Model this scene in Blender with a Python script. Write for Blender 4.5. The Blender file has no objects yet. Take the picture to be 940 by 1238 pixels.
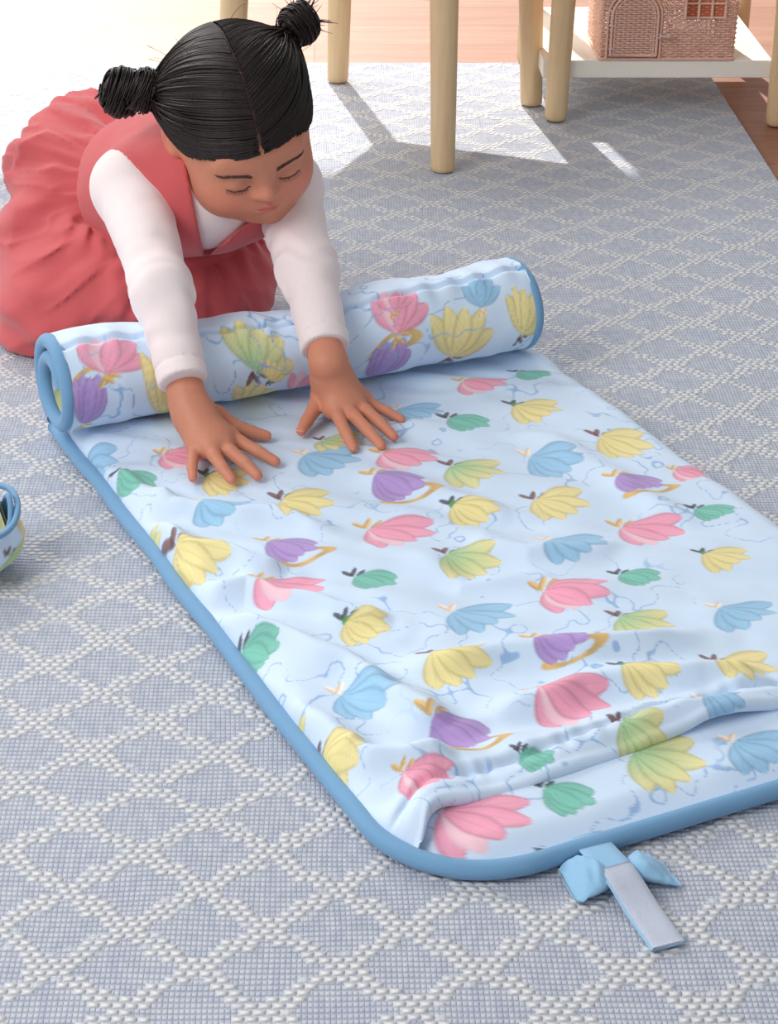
import bpy, math, random
import numpy as np
from mathutils import Vector

random.seed(7)
rng = np.random.default_rng(7)
sc = bpy.context.scene
COL = sc.collection

# ------------------------------------------------------------------ camera
CAM_H, F, CX, CY = 0.87, 2400.0, 380.0, 550.0
SP, CP = 0.44721, 0.89443            # sine and cosine of the downward pitch (26.57 deg)
cam_data = bpy.data.cameras.new('camera')
cam = bpy.data.objects.new('camera', cam_data)
COL.objects.link(cam)
cam.location = (0, 0, CAM_H)
cam.rotation_euler = (math.pi / 2 - math.atan2(SP, CP), 0, 0)
cam_data.sensor_fit = 'HORIZONTAL'
cam_data.sensor_width = 36.0
cam_data.lens = 36.0 * F / 940.0
cam_data.shift_x = (470 - CX) / 940.0
cam_data.shift_y = -(619 - CY) / 940.0
cam_data.clip_start = 0.05
sc.camera = cam

# ------------------------------------------------------------------ light
sc.view_settings.view_transform = 'Standard'
sc.view_settings.look = 'None'
sc.view_settings.exposure = 0.08
sc.view_settings.gamma = 1.0
sc.view_settings.use_curve_mapping = False
sc.cycles.use_denoising = True
sc.cycles.max_bounces = 8
world = bpy.data.worlds.new('world')
sc.world = world
world.use_nodes = True
bg = world.node_tree.nodes['Background']
bg.inputs['Color'].default_value = (0.93, 0.95, 1.0, 1)
bg.inputs['Strength'].default_value = 0.40
SUN_DIR = Vector((0.20, -1.0, -0.80)).normalized()
sd = bpy.data.lights.new('sun', 'SUN')
sd.energy = 5.0
sd.angle = math.radians(0.9)
sd.color = (1.0, 0.95, 0.89)
sun = bpy.data.objects.new('sun', sd)
sun.rotation_euler = SUN_DIR.to_track_quat('-Z', 'Y').to_euler()
sun.location = (0, 4, 4)
COL.objects.link(sun)


def area(name, loc, target, size, energy, color):
    d = bpy.data.lights.new(name, 'AREA')
    d.shape = 'RECTANGLE'
    d.size, d.size_y = size
    d.energy = energy
    d.color = color
    o = bpy.data.objects.new(name, d)
    o.location = loc
    o.rotation_euler = (Vector(target) - Vector(loc)).to_track_quat('-Z', 'Y').to_euler()
    COL.objects.link(o)
    return o


area('window_light', (-1.2, 3.7, 1.8), (-0.05, 1.5, 0.0), (2.2, 1.3), 50, (1.0, 0.985, 0.96))
area('foreground_fill', (-1.55, 0.55, 1.7), (-0.1, 1.15, 0.0), (1.5, 1.3), 35, (1.0, 0.985, 0.97))  # unseen fill lamp, added to brighten the foreground


# ------------------------------------------------------------------ view helpers: a pixel of the photo to a ray
def ray(px, py):
    v = (CY - py) / F
    return np.array([(px - CX) / F, CP + v * SP, -SP + v * CP])


def P(px, py, t):                     # point on the ray at optical distance t
    return np.array([0, 0, CAM_H]) + t * ray(px, py)


def G(px, py, z=0.0):                 # point on the ray at height z
    d = ray(px, py)
    return np.array([0, 0, CAM_H]) + d * ((z - CAM_H) / d[2])


def WD(px, py, D):                    # point on the ray at ground distance D
    d = ray(px, py)
    return np.array([0, 0, CAM_H]) + d * (D / d[1])


def proj(p):
    p = np.asarray(p, float)
    y, z = p[..., 1], p[..., 2] - CAM_H
    zc = y * CP - z * SP
    yc = y * SP + z * CP
    return np.stack([CX + p[..., 0] / zc * F, CY - yc / zc * F, zc], -1)


# ------------------------------------------------------------------ object helpers
def lin(r, g, b):
    def f(c):
        c = c / 255.0
        return c / 12.92 if c <= 0.04045 else ((c + 0.055) / 1.055) ** 2.4
    return np.array([f(r), f(g), f(b)])


def tag(o, label=None, cat=None, group=None, kind=None):
    if label: o['label'] = label
    if cat: o['category'] = cat
    if group: o['group'] = group
    if kind: o['kind'] = kind
    return o


def empty(name, loc, label, cat, group=None):
    o = bpy.data.objects.new(name, None)
    o.empty_display_size = 0.05
    o.location = tuple(float(c) for c in loc)
    COL.objects.link(o)
    return tag(o, label, cat, group)


def mesh_obj(name, V, Fc, mat=None, parent=None, colors=None, smooth=True, uv=None):
    """V (n,3) world coordinates, Fc list/array of faces -> linked object"""
    V = np.asarray(V, np.float64)
    me = bpy.data.meshes.new(name)
    if isinstance(Fc, np.ndarray):
        n, k = Fc.shape
        me.vertices.add(len(V)); me.vertices.foreach_set('co', V.astype(np.float32).ravel())
        me.loops.add(n * k); me.loops.foreach_set('vertex_index', Fc.astype(np.int32).ravel())
        me.polygons.add(n)
        me.polygons.foreach_set('loop_start', np.arange(0, n * k, k, dtype=np.int32))
        me.update(calc_edges=True)
    else:
        me.from_pydata([tuple(v) for v in V], [], [tuple(int(i) for i in f) for f in Fc])
        me.update()
    me.validate()
    me.polygons.foreach_set('use_smooth', np.full(len(me.polygons), smooth))
    if colors is not None:
        ca = me.color_attributes.new('Col', 'FLOAT_COLOR', 'POINT')
        c4 = np.ones((len(V), 4), np.float32); c4[:, :3] = colors
        ca.data.foreach_set('color', c4.ravel())
    o = bpy.data.objects.new(name, me)
    COL.objects.link(o)
    if mat: me.materials.append(mat)
    if parent is not None:
        o.parent = parent
        o.matrix_parent_inverse = parent.matrix_world.inverted() if False else parent.matrix_basis.inverted()
    return o


class MB:
    def __init__(s): s.V, s.F, s.n = [], [], 0
    def add(s, V, Fc):
        V = np.asarray(V, float)
        s.V.append(V)
        s.F += [tuple(int(i) + s.n for i in f) for f in Fc]
        s.n += len(V)
        return s
    def build(s, name, mat, parent=None, smooth=True, colors=None):
        return mesh_obj(name, np.concatenate(s.V), s.F, mat, parent, smooth=smooth, colors=colors)


def grid_faces(n, m, wrap_n=False, wrap_m=False, flip=False):
    i = np.arange(n if wrap_n else n - 1)[:, None]; j = np.arange(m if wrap_m else m - 1)[None, :]
    a = i * m + j; b = ((i + 1) % n) * m + j
    c = ((i + 1) % n) * m + (j + 1) % m; d = i * m + (j + 1) % m
    a, b, c, d = np.broadcast_arrays(a, b, c, d)
    q = np.stack([a, b, c, d], -1).reshape(-1, 4)
    return q[:, ::-1].copy() if flip else q


def tube(path, r, k=10, closed=False, caps=True, flat=1.0):
    path = np.asarray(path, float); n = len(path)
    r = np.broadcast_to(np.asarray(r, float), (n,))
    if closed: T = np.roll(path, -1, 0) - np.roll(path, 1, 0)
    else: T = np.gradient(path, axis=0)
    T /= np.linalg.norm(T, axis=1)[:, None] + 1e-12
    N = np.zeros_like(T)
    up = np.array([0, 0, 1.0]) if abs(T[0, 2]) < 0.9 else np.array([1.0, 0, 0])
    N[0] = up - T[0] * (up @ T[0]); N[0] /= np.linalg.norm(N[0])
    for i in range(1, n):
        v = N[i - 1] - T[i] * (N[i - 1] @ T[i]); N[i] = v / (np.linalg.norm(v) + 1e-12)
    B = np.cross(T, N)
    a = np.linspace(0, 2 * np.pi, k, endpoint=False)
    V = path[:, None] + r[:, None, None] * (np.cos(a)[None, :, None] * N[:, None] * flat + np.sin(a)[None, :, None] * B[:, None])
    V = V.reshape(-1, 3)
    Fc = [tuple(f) for f in grid_faces(n, k, wrap_n=closed, wrap_m=True, flip=True)]
    if caps and not closed:
        Fc.append(tuple(range(k))); Fc.append(tuple((n - 1) * k + i for i in reversed(range(k))))
    return V, Fc


def lathe(prof, centre, k=28, axis_top=None):
    """prof (n,2): radius, fraction/height; axis from centre upward, optionally to axis_top (leaning)"""
    prof = np.asarray(prof, float)
    c = np.asarray(centre, float)
    a = np.linspace(0, 2 * np.pi, k, endpoint=False)
    V = np.zeros((len(prof), k, 3))
    for i, (r, h) in enumerate(prof):
        if axis_top is None: ctr = c + np.array([0, 0, h])
        else: ctr = c + (np.asarray(axis_top) - c) * h
        V[i] = ctr + r * np.stack([np.cos(a), np.sin(a), 0 * a], -1)
    Fc = [tuple(f) for f in grid_faces(len(prof), k, wrap_m=True, flip=True)]
    Fc.append(tuple(range(k))[::-1]); Fc.append(tuple((len(prof) - 1) * k + i for i in range(k)))
    return V.reshape(-1, 3), [f[::-1] for f in Fc]


def rbox(x0, x1, y0, y1, z0, z1, b=0.003):
    """box with a small two-segment bevel, 8 corner rounding by clamped sphere grid"""
    n = 3
    def axis(lo, hi): return [lo, lo + b * 0.3, lo + b, hi - b, hi - b * 0.3, hi]
    X, Y, Z = axis(x0, x1), axis(y0, y1), axis(z0, z1)
    lo = np.array([x0 + b, y0 + b, z0 + b]); hi = np.array([x1 - b, y1 - b, z1 - b])
    V, Fc = [], []
    def face(A, Bx, make):
        base = len(V)
        for p in A:
            for q in Bx:
                v = np.array(make(p, q)); c = np.clip(v, lo, hi); d = v - c; l = np.linalg.norm(d)
                if l > 1e-9: v = c + d / l * b
                V.append(v)
        for i in range(len(A) - 1):
            for j in range(len(Bx) - 1):
                a = base + i * len(Bx) + j
                Fc.append((a, a + len(Bx), a + len(Bx) + 1, a + 1))
    face(X, Y, lambda p, q: (p, q, z1)); face(Y, X, lambda p, q: (q, p, z0))
    face(Y, Z, lambda p, q: (x1, p, q)); face(Z, Y, lambda p, q: (x0, q, p))
    face(Z, X, lambda p, q: (q, y1, p)); face(X, Z, lambda p, q: (p, y0, q))
    V = np.array(V)
    key = np.round(V * 1e6).astype(np.int64)
    _, idx, inv = np.unique(key, axis=0, return_index=True, return_inverse=True)
    inv = inv.ravel()
    V2 = V[idx]
    F2 = []
    for f in Fc:
        g = [int(inv[i]) for i in f]
        g2 = [g[i] for i in range(4) if g[i] != g[i - 1]]
        if len(set(g2)) >= 3: F2.append(tuple(g2))
    return V2, F2


def resample(pts, n):
    pts = np.asarray(pts, float)
    # Catmull-Rom through the points
    q = np.vstack([2 * pts[0] - pts[1], pts, 2 * pts[-1] - pts[-2]])
    out = []
    for s in np.linspace(0, len(pts) - 1 - 1e-9, n):
        i = int(s); f = s - i
        p0, p1, p2, p3 = q[i], q[i + 1], q[i + 2], q[i + 3]
        out.append(0.5 * (2 * p1 + (p2 - p0) * f + (2 * p0 - 5 * p1 + 4 * p2 - p3) * f * f + (3 * p1 - p0 - 3 * p2 + p3) * f ** 3))
    return np.array(out)


def sstep(a, b, x):
    t = np.clip((x - a) / (b - a), 0, 1)
    return t * t * (3 - 2 * t)


def _hash(ix, iy, iz, seed):
    h = (ix.astype(np.int64) * 374761393 + iy.astype(np.int64) * 668265263 + iz.astype(np.int64) * 2147483647 + seed * 144665) & 0xffffffff
    h = ((h ^ (h >> 13)) * 1274126177) & 0xffffffff
    h = h ^ (h >> 16)
    return (h & 0xffff) / 32767.5 - 1.0


def noise(x, y, z=None, seed=0):
    x = np.asarray(x, float); y = np.asarray(y, float)
    z = np.zeros_like(x) if z is None else np.asarray(z, float)
    xi, yi, zi = np.floor(x), np.floor(y), np.floor(z)
    fx, fy, fz = x - xi, y - yi, z - zi
    ux, uy, uz = [f * f * f * (f * (f * 6 - 15) + 10) for f in (fx, fy, fz)]
    r = 0
    for a in (0, 1):
        for b in (0, 1):
            for c in (0, 1):
                w = (ux if a else 1 - ux) * (uy if b else 1 - uy) * (uz if c else 1 - uz)
                r = r + w * _hash(xi + a, yi + b, zi + c, seed)
    return r


# ------------------------------------------------------------------ materials
class NT:
    def __init__(s, name):
        s.m = bpy.data.materials.new(name); s.m.use_nodes = True
        s.t = s.m.node_tree; s.b = s.t.nodes['Principled BSDF']
    def n(s, typ, **kw):
        o = s.t.nodes.new(typ)
        for k, v in kw.items(): setattr(o, k, v)
        return o
    def l(s, a, b): s.t.links.new(a, b)
    def put(s, x, sock):
        if isinstance(x, (int, float)): sock.default_value = x
        elif isinstance(x, (tuple, list, np.ndarray)): sock.default_value = tuple(x) if len(x) == 4 or sock.type == 'VECTOR' else (*x, 1)
        else: s.l(x, sock)
    def math(s, op, a, b=None, c=None, clamp=False):
        o = s.n('ShaderNodeMath', operation=op, use_clamp=clamp)
        for i, x in enumerate((a, b, c)):
            if x is not None: s.put(x, o.inputs[i])
        return o.outputs[0]
    def mix(s, f, a, b, typ='MIX'):
        o = s.n('ShaderNodeMix', data_type='RGBA', blend_type=typ)
        s.put(f, o.inputs[0]); s.put(a, o.inputs[6]); s.put(b, o.inputs[7])
        return o.outputs[2]
    def rng(s, x, a, b, c=0.0, d=1.0, smooth=True):
        o = s.n('ShaderNodeMapRange', interpolation_type='SMOOTHSTEP' if smooth else 'LINEAR')
        s.put(x, o.inputs[0])
        for i, v in enumerate((a, b, c, d)): o.inputs[i + 1].default_value = v
        return o.outputs[0]
    def noise(s, scale, detail=2, vec=None, rough=0.5, dims=None):
        o = s.n('ShaderNodeTexNoise'); o.inputs['Scale'].default_value = scale
        o.inputs['Detail'].default_value = detail; o.inputs['Roughness'].default_value = rough
        if vec is not None: s.l(vec, o.inputs['Vector'])
        return o.outputs['Fac']
    def coord(s, scale=None, rot=(0, 0, 0), which='Object'):
        c = s.n('ShaderNodeTexCoord').outputs[which]
        if scale is None: return c
        m = s.n('ShaderNodeMapping'); s.l(c, m.inputs['Vector'])
        m.inputs['Scale'].default_value = scale; m.inputs['Rotation'].default_value = rot
        return m.outputs[0]
    def bump(s, h, strength=0.5, dist=0.002):
        o = s.n('ShaderNodeBump'); o.inputs['Strength'].default_value = strength
        o.inputs['Distance'].default_value = dist
        s.l(h, o.inputs['Height']); s.l(o.outputs[0], s.b.inputs['Normal'])
    def set(s, **kw):
        for k, v in kw.items(): s.put(v, s.b.inputs[k.replace('_', ' ')])
        return s


def mat_cloth(name, rgb=None, rough=0.9, weave=900, sheen=0.25, attr=False, bump=0.25, vary=0.06, fold=0.0):
    m = NT(name)
    if attr:
        col = m.n('ShaderNodeVertexColor', layer_name='Col').outputs[0]
    else:
        col = tuple(lin(*rgb)) + (1,)
    w = m.noise(weave, 2, m.coord((1, 1, 1)))
    big = m.noise(38, 3, m.coord((1, 1, 1)))
    fac = m.math('MULTIPLY', m.math('SUBTRACT', w, 0.5), vary * 2)
    fac = m.math('ADD', fac, m.math('MULTIPLY', m.math('SUBTRACT', big, 0.5), vary))
    val = m.math('ADD', fac, 1.0)
    h = m.n('ShaderNodeHueSaturation'); m.put(col, h.inputs['Color']); m.put(val, h.inputs['Value'])
    m.set(Base_Color=h.outputs[0], Roughness=rough)
    m.b.inputs['Sheen Weight'].default_value = sheen
    m.b.inputs['Specular IOR Level'].default_value = 0.25
    hh = w
    if fold: hh = m.math('ADD', w, m.math('MULTIPLY', m.noise(60, 3), fold))
    m.bump(hh, bump, 0.0012)
    return m.m


def mat_wood(name, light, dark, axis=2, scale=1.0, rough=0.5):
    m = NT(name)
    sc_ = [26, 26, 26]; sc_[axis] = 2.2
    v = m.coord(tuple(s * scale for s in sc_))
    n1 = m.noise(1.0, 5, v, 0.6)
    n2 = m.noise(5.0, 3, v, 0.6)
    f = m.math('ADD', m.math('MULTIPLY', n1, 0.75), m.math('MULTIPLY', n2, 0.25))
    f = m.rng(f, 0.3, 0.72)
    m.set(Base_Color=m.mix(f, lin(*dark), lin(*light)), Roughness=rough)
    m.bump(n2, 0.08, 0.001)
    return m.m


def mat_plain(name, rgb, rough=0.5, spec=0.4):
    m = NT(name)
    n = m.noise(30, 3)
    m.set(Base_Color=m.mix(m.math('MULTIPLY', n, 0.12), lin(*rgb), lin(*[c * 0.9 for c in rgb])), Roughness=rough)
    m.b.inputs['Specular IOR Level'].default_value = spec
    m.bump(n, 0.03, 0.001)
    return m.m

# ================================================================== SETTING
FLOOR_Z = -0.008


def floor_mat():
    m = NT('wood_floor')
    c = m.coord()
    br = m.n('ShaderNodeTexBrick', offset=0.37, offset_frequency=2)
    m.l(c, br.inputs['Vector'])
    br.inputs['Color1'].default_value = (*lin(178, 130, 106), 1)
    br.inputs['Color2'].default_value = (*lin(162, 112, 88), 1)
    br.inputs['Mortar'].default_value = (*lin(112, 74, 54), 1)
    br.inputs['Scale'].default_value = 1.0
    br.inputs['Mortar Size'].default_value = 0.0012
    br.inputs['Brick Width'].default_value = 0.95
    br.inputs['Row Height'].default_value = 0.127
    v = m.coord((2.0, 22, 1))
    n1 = m.noise(1.6, 5, v, 0.62)
    n2 = m.noise(9, 3, v, 0.6)
    f = m.math('ADD', m.math('MULTIPLY', n1, 0.7), m.math('MULTIPLY', n2, 0.3))
    f = m.rng(f, 0.35, 0.68)
    col = m.mix(m.math('MULTIPLY', f, 0.55), br.outputs['Color'], lin(130, 84, 62))
    m.set(Base_Color=col, Roughness=0.46)
    m.b.inputs['Specular IOR Level'].default_value = 0.45
    m.bump(f, 0.06, 0.001)
    return m.m


def plane_slab(name, x0, x1, y0, y1, z0, z1, mat, kind=None):
    V, Fc = rbox(x0, x1, y0, y1, z0, z1, 0.002)
    o = mesh_obj(name, V, Fc, mat, smooth=False)
    if kind: o['kind'] = kind
    return o


plane_slab('floor', -3.0, 3.2, -1.2, 4.7, FLOOR_Z - 0.05, FLOOR_Z, floor_mat(), 'structure')
WALLM = mat_plain('wall_paint', (236, 232, 226), 0.8, 0.2)
WY = 4.6
WIN = (-1.75, 1.55, 0.55, 1.72)           # x0, x1, z0, z1 of the window opening


def wall_with_window():
    x0, x1, z0, z1 = WIN
    b = MB()
    for r in ((-3.0, x0, FLOOR_Z, 3.9), (x1, 3.2, FLOOR_Z, 3.9), (x0, x1, FLOOR_Z, z0), (x0, x1, z1, 3.9)):
        b.add(*rbox(r[0], r[1], WY, WY + 0.12, r[2], r[3], 0.001))
    o = b.build('wall_back_unseen', WALLM, smooth=False); o['kind'] = 'structure'  # unseen wall, added to limit where the sun falls
    f = MB()
    for r in ((x0, x0 + 0.05, z0, z1), (x1 - 0.05, x1, z0, z1), (x0, x1, z0, z0 + 0.05), (x0, x1, z1 - 0.05, z1)):
        f.add(*rbox(r[0], r[1], WY + 0.03, WY + 0.09, r[2], r[3], 0.003))
    w = f.build('window_1', mat_plain('window_paint', (240, 238, 232), 0.5), smooth=False); w['kind'] = 'structure'


wall_with_window()


# ------------------------------------------------------------------ rug
def rug_mat():
    m = NT('woven_rug')
    sx = m.n('ShaderNodeSeparateXYZ')
    # slight waviness of the weave
    c = m.coord()
    nz = m.n('ShaderNodeTexNoise'); nz.inputs['Scale'].default_value = 7; nz.inputs['Detail'].default_value = 1
    m.l(c, nz.inputs['Vector'])
    off = m.n('ShaderNodeVectorMath', operation='MULTIPLY_ADD')
    m.l(nz.outputs['Color'], off.inputs[0]); off.inputs[1].default_value = (0.008, 0.011, 0); m.l(c, off.inputs[2])
    m.l(off.outputs[0], sx.inputs[0])
    X, Y = sx.outputs[0], sx.outputs[1]
    A, B = 0.0923, 0.080
    RW, BW = 0.0060, 0.0084
    M = m.math
    row = M('FLOOR', M('DIVIDE', Y, RW))
    fy = M('FRACT', M('DIVIDE', Y, RW))
    jit = m.n('ShaderNodeTexWhiteNoise', noise_dimensions='1D'); m.l(row, jit.inputs['W'])
    xs = M('ADD', M('DIVIDE', X, BW), M('MULTIPLY', M('MODULO', row, 2.0), 0.5))
    xs = M('ADD', xs, M('MULTIPLY', jit.outputs['Value'], 0.40))
    ix = M('FLOOR', xs); fx = M('FRACT', xs)
    cell = m.n('ShaderNodeCombineXYZ'); m.l(ix, cell.inputs[0]); m.l(row, cell.inputs[1])
    wn = m.n('ShaderNodeTexWhiteNoise', noise_dimensions='2D'); m.l(cell.outputs[0], wn.inputs['Vector'])
    rnd = wn.outputs['Value']
    # centre of this stitch
    cx = M('SUBTRACT', X, M('MULTIPLY', M('SUBTRACT', fx, 0.5), BW))
    cy = M('MULTIPLY', M('ADD', row, 0.5), RW)
    xa = M('DIVIDE', M('ADD', cx, 0.072), A); yb = M('DIVIDE', M('SUBTRACT', cy, 1.203), B)
    def tri(e): return M('ABSOLUTE', M('SUBTRACT', M('FRACT', e), 0.5))
    p = tri(M('ADD', xa, yb)); q = tri(M('SUBTRACT', xa, yb))
    d = M('MINIMUM', p, q)                  # 0 on a diamond line (centres are at .5)
    d = M('ADD', d, M('MULTIPLY', M('SUBTRACT', rnd, 0.5), 0.07))
    line = m.rng(d, 0.110, 0.135, 1.0, 0.0)
    bx = M('POWER', M('SINE', M('MULTIPLY', fx, math.pi)), 0.95)
    by = M('POWER', M('SINE', M('MULTIPLY', fy, math.pi)), 0.95)
    stitch = M('MULTIPLY', bx, by)
    # fine base weave inside a diamond
    fx2 = M('FRACT', M('DIVIDE', X, 0.0036)); fy2 = M('FRACT', M('DIVIDE', Y, 0.0052))
    fine = M('MULTIPLY', M('POWER', M('SINE', M('MULTIPLY', fx2, math.pi)), 0.22), M('POWER', M('SINE', M('MULTIPLY', fy2, math.pi)), 0.8))
    nb = m.noise(900, 2)
    streak = m.noise(1.0, 3, m.coord((150, 60, 1)))
    streak2 = m.noise(1.0, 2, m.coord((26, 260, 1)))
    base_c = m.mix(m.rng(streak, 0.35, 0.66), lin(184, 191, 207), lin(203, 208, 218))
    base_c = m.mix(M('MULTIPLY', m.rng(streak2, 0.45, 0.75), 0.55), base_c, lin(208, 210, 214))
    base_c = m.mix(M('MULTIPLY', M('SUBTRACT', 1.0, fine), 0.50), base_c, lin(148, 156, 176))
    line_c = m.mix(M('MULTIPLY', rnd, 0.7), lin(234, 233, 231), lin(220, 222, 226))
    line_c = m.mix(M('MULTIPLY', M('SUBTRACT', 1.0, stitch), 0.65), line_c, lin(172, 179, 193))  # darker between stitches: shading of the gaps put into the colour
    m.set(Base_Color=m.mix(line, base_c, line_c), Roughness=0.95)
    m.b.inputs['Specular IOR Level'].default_value = 0.15
    m.b.inputs['Sheen Weight'].default_value = 0.15
    hl = M('MULTIPLY', M('ADD', 0.55, M('MULTIPLY', stitch, 1.0)), line)
    hb = M('MULTIPLY', M('SUBTRACT', 1.0, line), M('MULTIPLY', fine, 0.55))
    h = M('ADD', M('ADD', hl, hb), M('MULTIPLY', nb, 0.12))
    m.bump(h, 0.9, 0.0026)
    return m.m


RUG_X1 = 0.628
rug = plane_slab('rug', -1.9, RUG_X1, 0.35, 3.163, FLOOR_Z + 0.0002, 0.0, rug_mat())
tag(rug, 'pale grey-blue woven area rug with a raised white diamond lattice', 'rug')

# ================================================================== FURNITURE
BIRCH = mat_wood('pale_birch', (232, 206, 164), (208, 176, 130), 2, 1.0, 0.5)
BIRCH_X = mat_wood('pale_birch_rail', (232, 206, 164), (208, 176, 130), 0, 1.0, 0.5)
FOOT = mat_plain('dark_glide', (92, 66, 48), 0.7)
WHITE = mat_plain('white_lacquer', (244, 240, 228), 0.45)


def leg_mesh(name, foot, top, r0, r1, parent, z0=0.0):
    foot = np.asarray(foot, float)
    prof = [(r0 * 0.80, 0.004), (r0 * 0.97, 0.012), (r0, 0.03), (r1, 0.9), (r1, 1.0)]
    base = np.array([foot[0], foot[1], z0])
    V, Fc = lathe(prof, base, 28, top)
    leg = mesh_obj(name, V, Fc, BIRCH, parent)
    d = (np.asarray(top) - base)
    V, Fc = lathe([(r0 * 0.62, 0.0), (r0 * 0.78, 0.001), (r0 * 0.78, 0.0045)], base, 20)
    mesh_obj('foot_pad', V, Fc, FOOT, leg)
    return leg


# ---- child's chair: four round legs, four rails, seat above the frame of the picture
cf = [G(276, 186)[:2], G(535, 207)[:2], G(642, 127)[:2], G(408, 99)[:2]]
cc = sum(cf) / 4
chair = empty('kids_chair', (*cc, 0), 'pale birch chair with round tapered legs standing behind the girl\'s head', 'chair')
SEAT = 0.285
tops = []
for f in cf:
    d = (cc - f); top = np.array([*(f + d * 0.07), SEAT])
    tops.append(top)
    leg_mesh('leg', f, top, 0.0165, 0.0195, chair)
for i in range(4):
    a, b = tops[i].copy(), tops[(i + 1) % 4].copy()
    u = (b - a)[:2]; L = np.linalg.norm(u); u /= L; nrm = np.array([-u[1], u[0]])
    V, Fc = rbox(0.012, L - 0.012, -0.009, 0.009, SEAT - 0.053, SEAT - 0.002, 0.003)
    W = np.stack([a[0] + u[0] * V[:, 0] + nrm[0] * V[:, 1], a[1] + u[1] * V[:, 0] + nrm[1] * V[:, 1], V[:, 2]], -1)
    mesh_obj('rail', W, Fc, BIRCH_X, chair)
# seat board: rounded quad a little wider than the legs
ring = []
for i in range(4):
    p = tops[i][:2] + (tops[i][:2] - cc) * 0.14
    q0 = tops[i - 1][:2] + (tops[i - 1][:2] - cc) * 0.14; q1 = tops[(i + 1) % 4][:2] + (tops[(i + 1) % 4][:2] - cc) * 0.14
    for t in np.linspace(0, 1, 7):
        ring.append((1 - t) ** 2 * (p + (q0 - p) * 0.12) + 2 * t * (1 - t) * p + t * t * (p + (q1 - p) * 0.12))
ring = np.array(ring)
lay = [(0.985, SEAT), (1.0, SEAT + 0.004), (1.0, SEAT + 0.016), (0.985, SEAT + 0.02)]
V = np.concatenate([np.c_[cc + (ring - cc) * s, np.full(len(ring), z)] for s, z in lay])
n = len(ring)
Fc = [tuple(f) for f in grid_faces(4, n, wrap_m=True)] + [tuple(range(n))[::-1], tuple(3 * n + i for i in range(n))]
mesh_obj('seat', V, Fc, BIRCH_X, chair, smooth=False)

# ---- side table with a low white shelf
TL = G(671, 146)[:2]; TR = np.array([0.683, TL[1]])
TD = 0.325
table = empty('shelf_table', ((TL[0] + TR[0]) / 2, TL[1] + TD / 2, 0), 'side table on round birch legs with a low white shelf under the wicker basket', 'table')
TZ = 0.46
for (x, y) in ((TL[0], TL[1]), (TR[0], TR[1]), (TL[0] - 0.012, TL[1] + TD), (TR[0], TR[1] + TD)):
    z0 = 0.0 if x < RUG_X1 else FLOOR_Z
    leg_mesh('leg', (x, y), (x + (0.006 if x < 0.5 else -0.006), y, TZ), 0.0165, 0.0185, table, z0)
SHZ = 0.089
V, Fc = rbox(TL[0] - 0.022, TR[0] - 0.014, TL[1] + 0.006, TL[1] + TD, SHZ - 0.026, SHZ, 0.0015)
mesh_obj('shelf', V, Fc, WHITE, table, smooth=False)
V, Fc = rbox(TL[0] - 0.03, TR[0] + 0.03, TL[1] - 0.03, TL[1] + TD + 0.03, TZ, TZ + 0.022, 0.004)
mesh_obj('tabletop', V, Fc, WHITE, table, smooth=False)


# ---- wicker basket shaped like a little house
def wicker_mat(name, light, dark):
    m = NT(name)
    n1 = m.noise(140, 3); n2 = m.noise(22, 2)
    f = m.math('ADD', m.math('MULTIPLY', n1, 0.5), m.math('MULTIPLY', n2, 0.5))
    m.set(Base_Color=m.mix(m.rng(f, 0.35, 0.65), lin(*dark), lin(*light)), Roughness=0.55)
    return m.m


WICK = wicker_mat('pink_rattan', (232, 194, 174), (212, 166, 146))
WICK_GLOW = wicker_mat('glow_rattan', (216, 128, 88), (182, 94, 62))  # orange colour stands in for light glowing through the reeds
BEAD = mat_plain('wooden_bead', (206, 170, 150), 0.45)
TOGGLE = mat_plain('lilac_cord', (206, 196, 212), 0.7)
bx0 = G(725, 73, SHZ)[0]; bx1 = G(886, 75, SHZ)[0]
by0 = G(800, 73, SHZ)[1]; by1 = by0 + 0.14
BH = 0.19
basket = empty('wicker_basket', ((bx0 + bx1) / 2, (by0 + by1) / 2, SHZ), 'pink woven wicker basket with an arched door standing on the white shelf', 'basket')
STP = 0.0068


def wall_path(step):
    c = [(bx0, by0), (bx1, by0), (bx1, by1), (bx0, by1)]
    pts, nr = [], []
    for i in range(4):
        a, b = np.array(c[i]), np.array(c[(i + 1) % 4]); L = np.linalg.norm(b - a); u = (b - a) / L
        k = int(round(L / step))
        for j in range(k):
            pts.append(a + u * L * j / k); nr.append(np.array([u[1], -u[0]]))
    pts, nr = np.array(pts), np.array(nr)
    nr = (nr + np.roll(nr, 1, 0) + np.roll(nr, -1, 0)); nr /= np.linalg.norm(nr, axis=1)[:, None]
    pts2 = (pts + 0.5 * np.roll(pts, 1, 0) + 0.5 * np.roll(pts, -1, 0)) / 2
    return pts2, nr


wp, wn_ = wall_path(STP / 2)
npth = len(wp) - len(wp) % 4
wp, wn_ = wp[:npth], wn_[:npth]
weave = MB()
rows = 52
for r_ in range(rows):
    z = SHZ + 0.004 + (BH - 0.008) * r_ / (rows - 1)
    ph = 1 if r_ % 2 else -1
    a = np.arange(npth)
    offs = 0.0016 * ph * np.cos(a * math.pi / 2)
    tilt = 0.012 * ((z - SHZ) / BH)                 # walls lean outward a little
    path = np.c_[wp + wn_ * (offs + tilt * 0.25)[:, None] * 1.0, z + 0.0003 * rng.standard_normal(npth)]
    weave.add(*tube(path, 0.00152, 5, closed=True))
weave.build('woven_wall', WICK, basket)
stk = MB()
for i in range(0, npth, 2):
    p = wp[i]
    stk.add(*tube([[*p, SHZ + 0.001], [*(p + wn_[i] * 0.003), SHZ + BH]], 0.0011, 5))
stk.build('stakes', WICK, basket)
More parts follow.
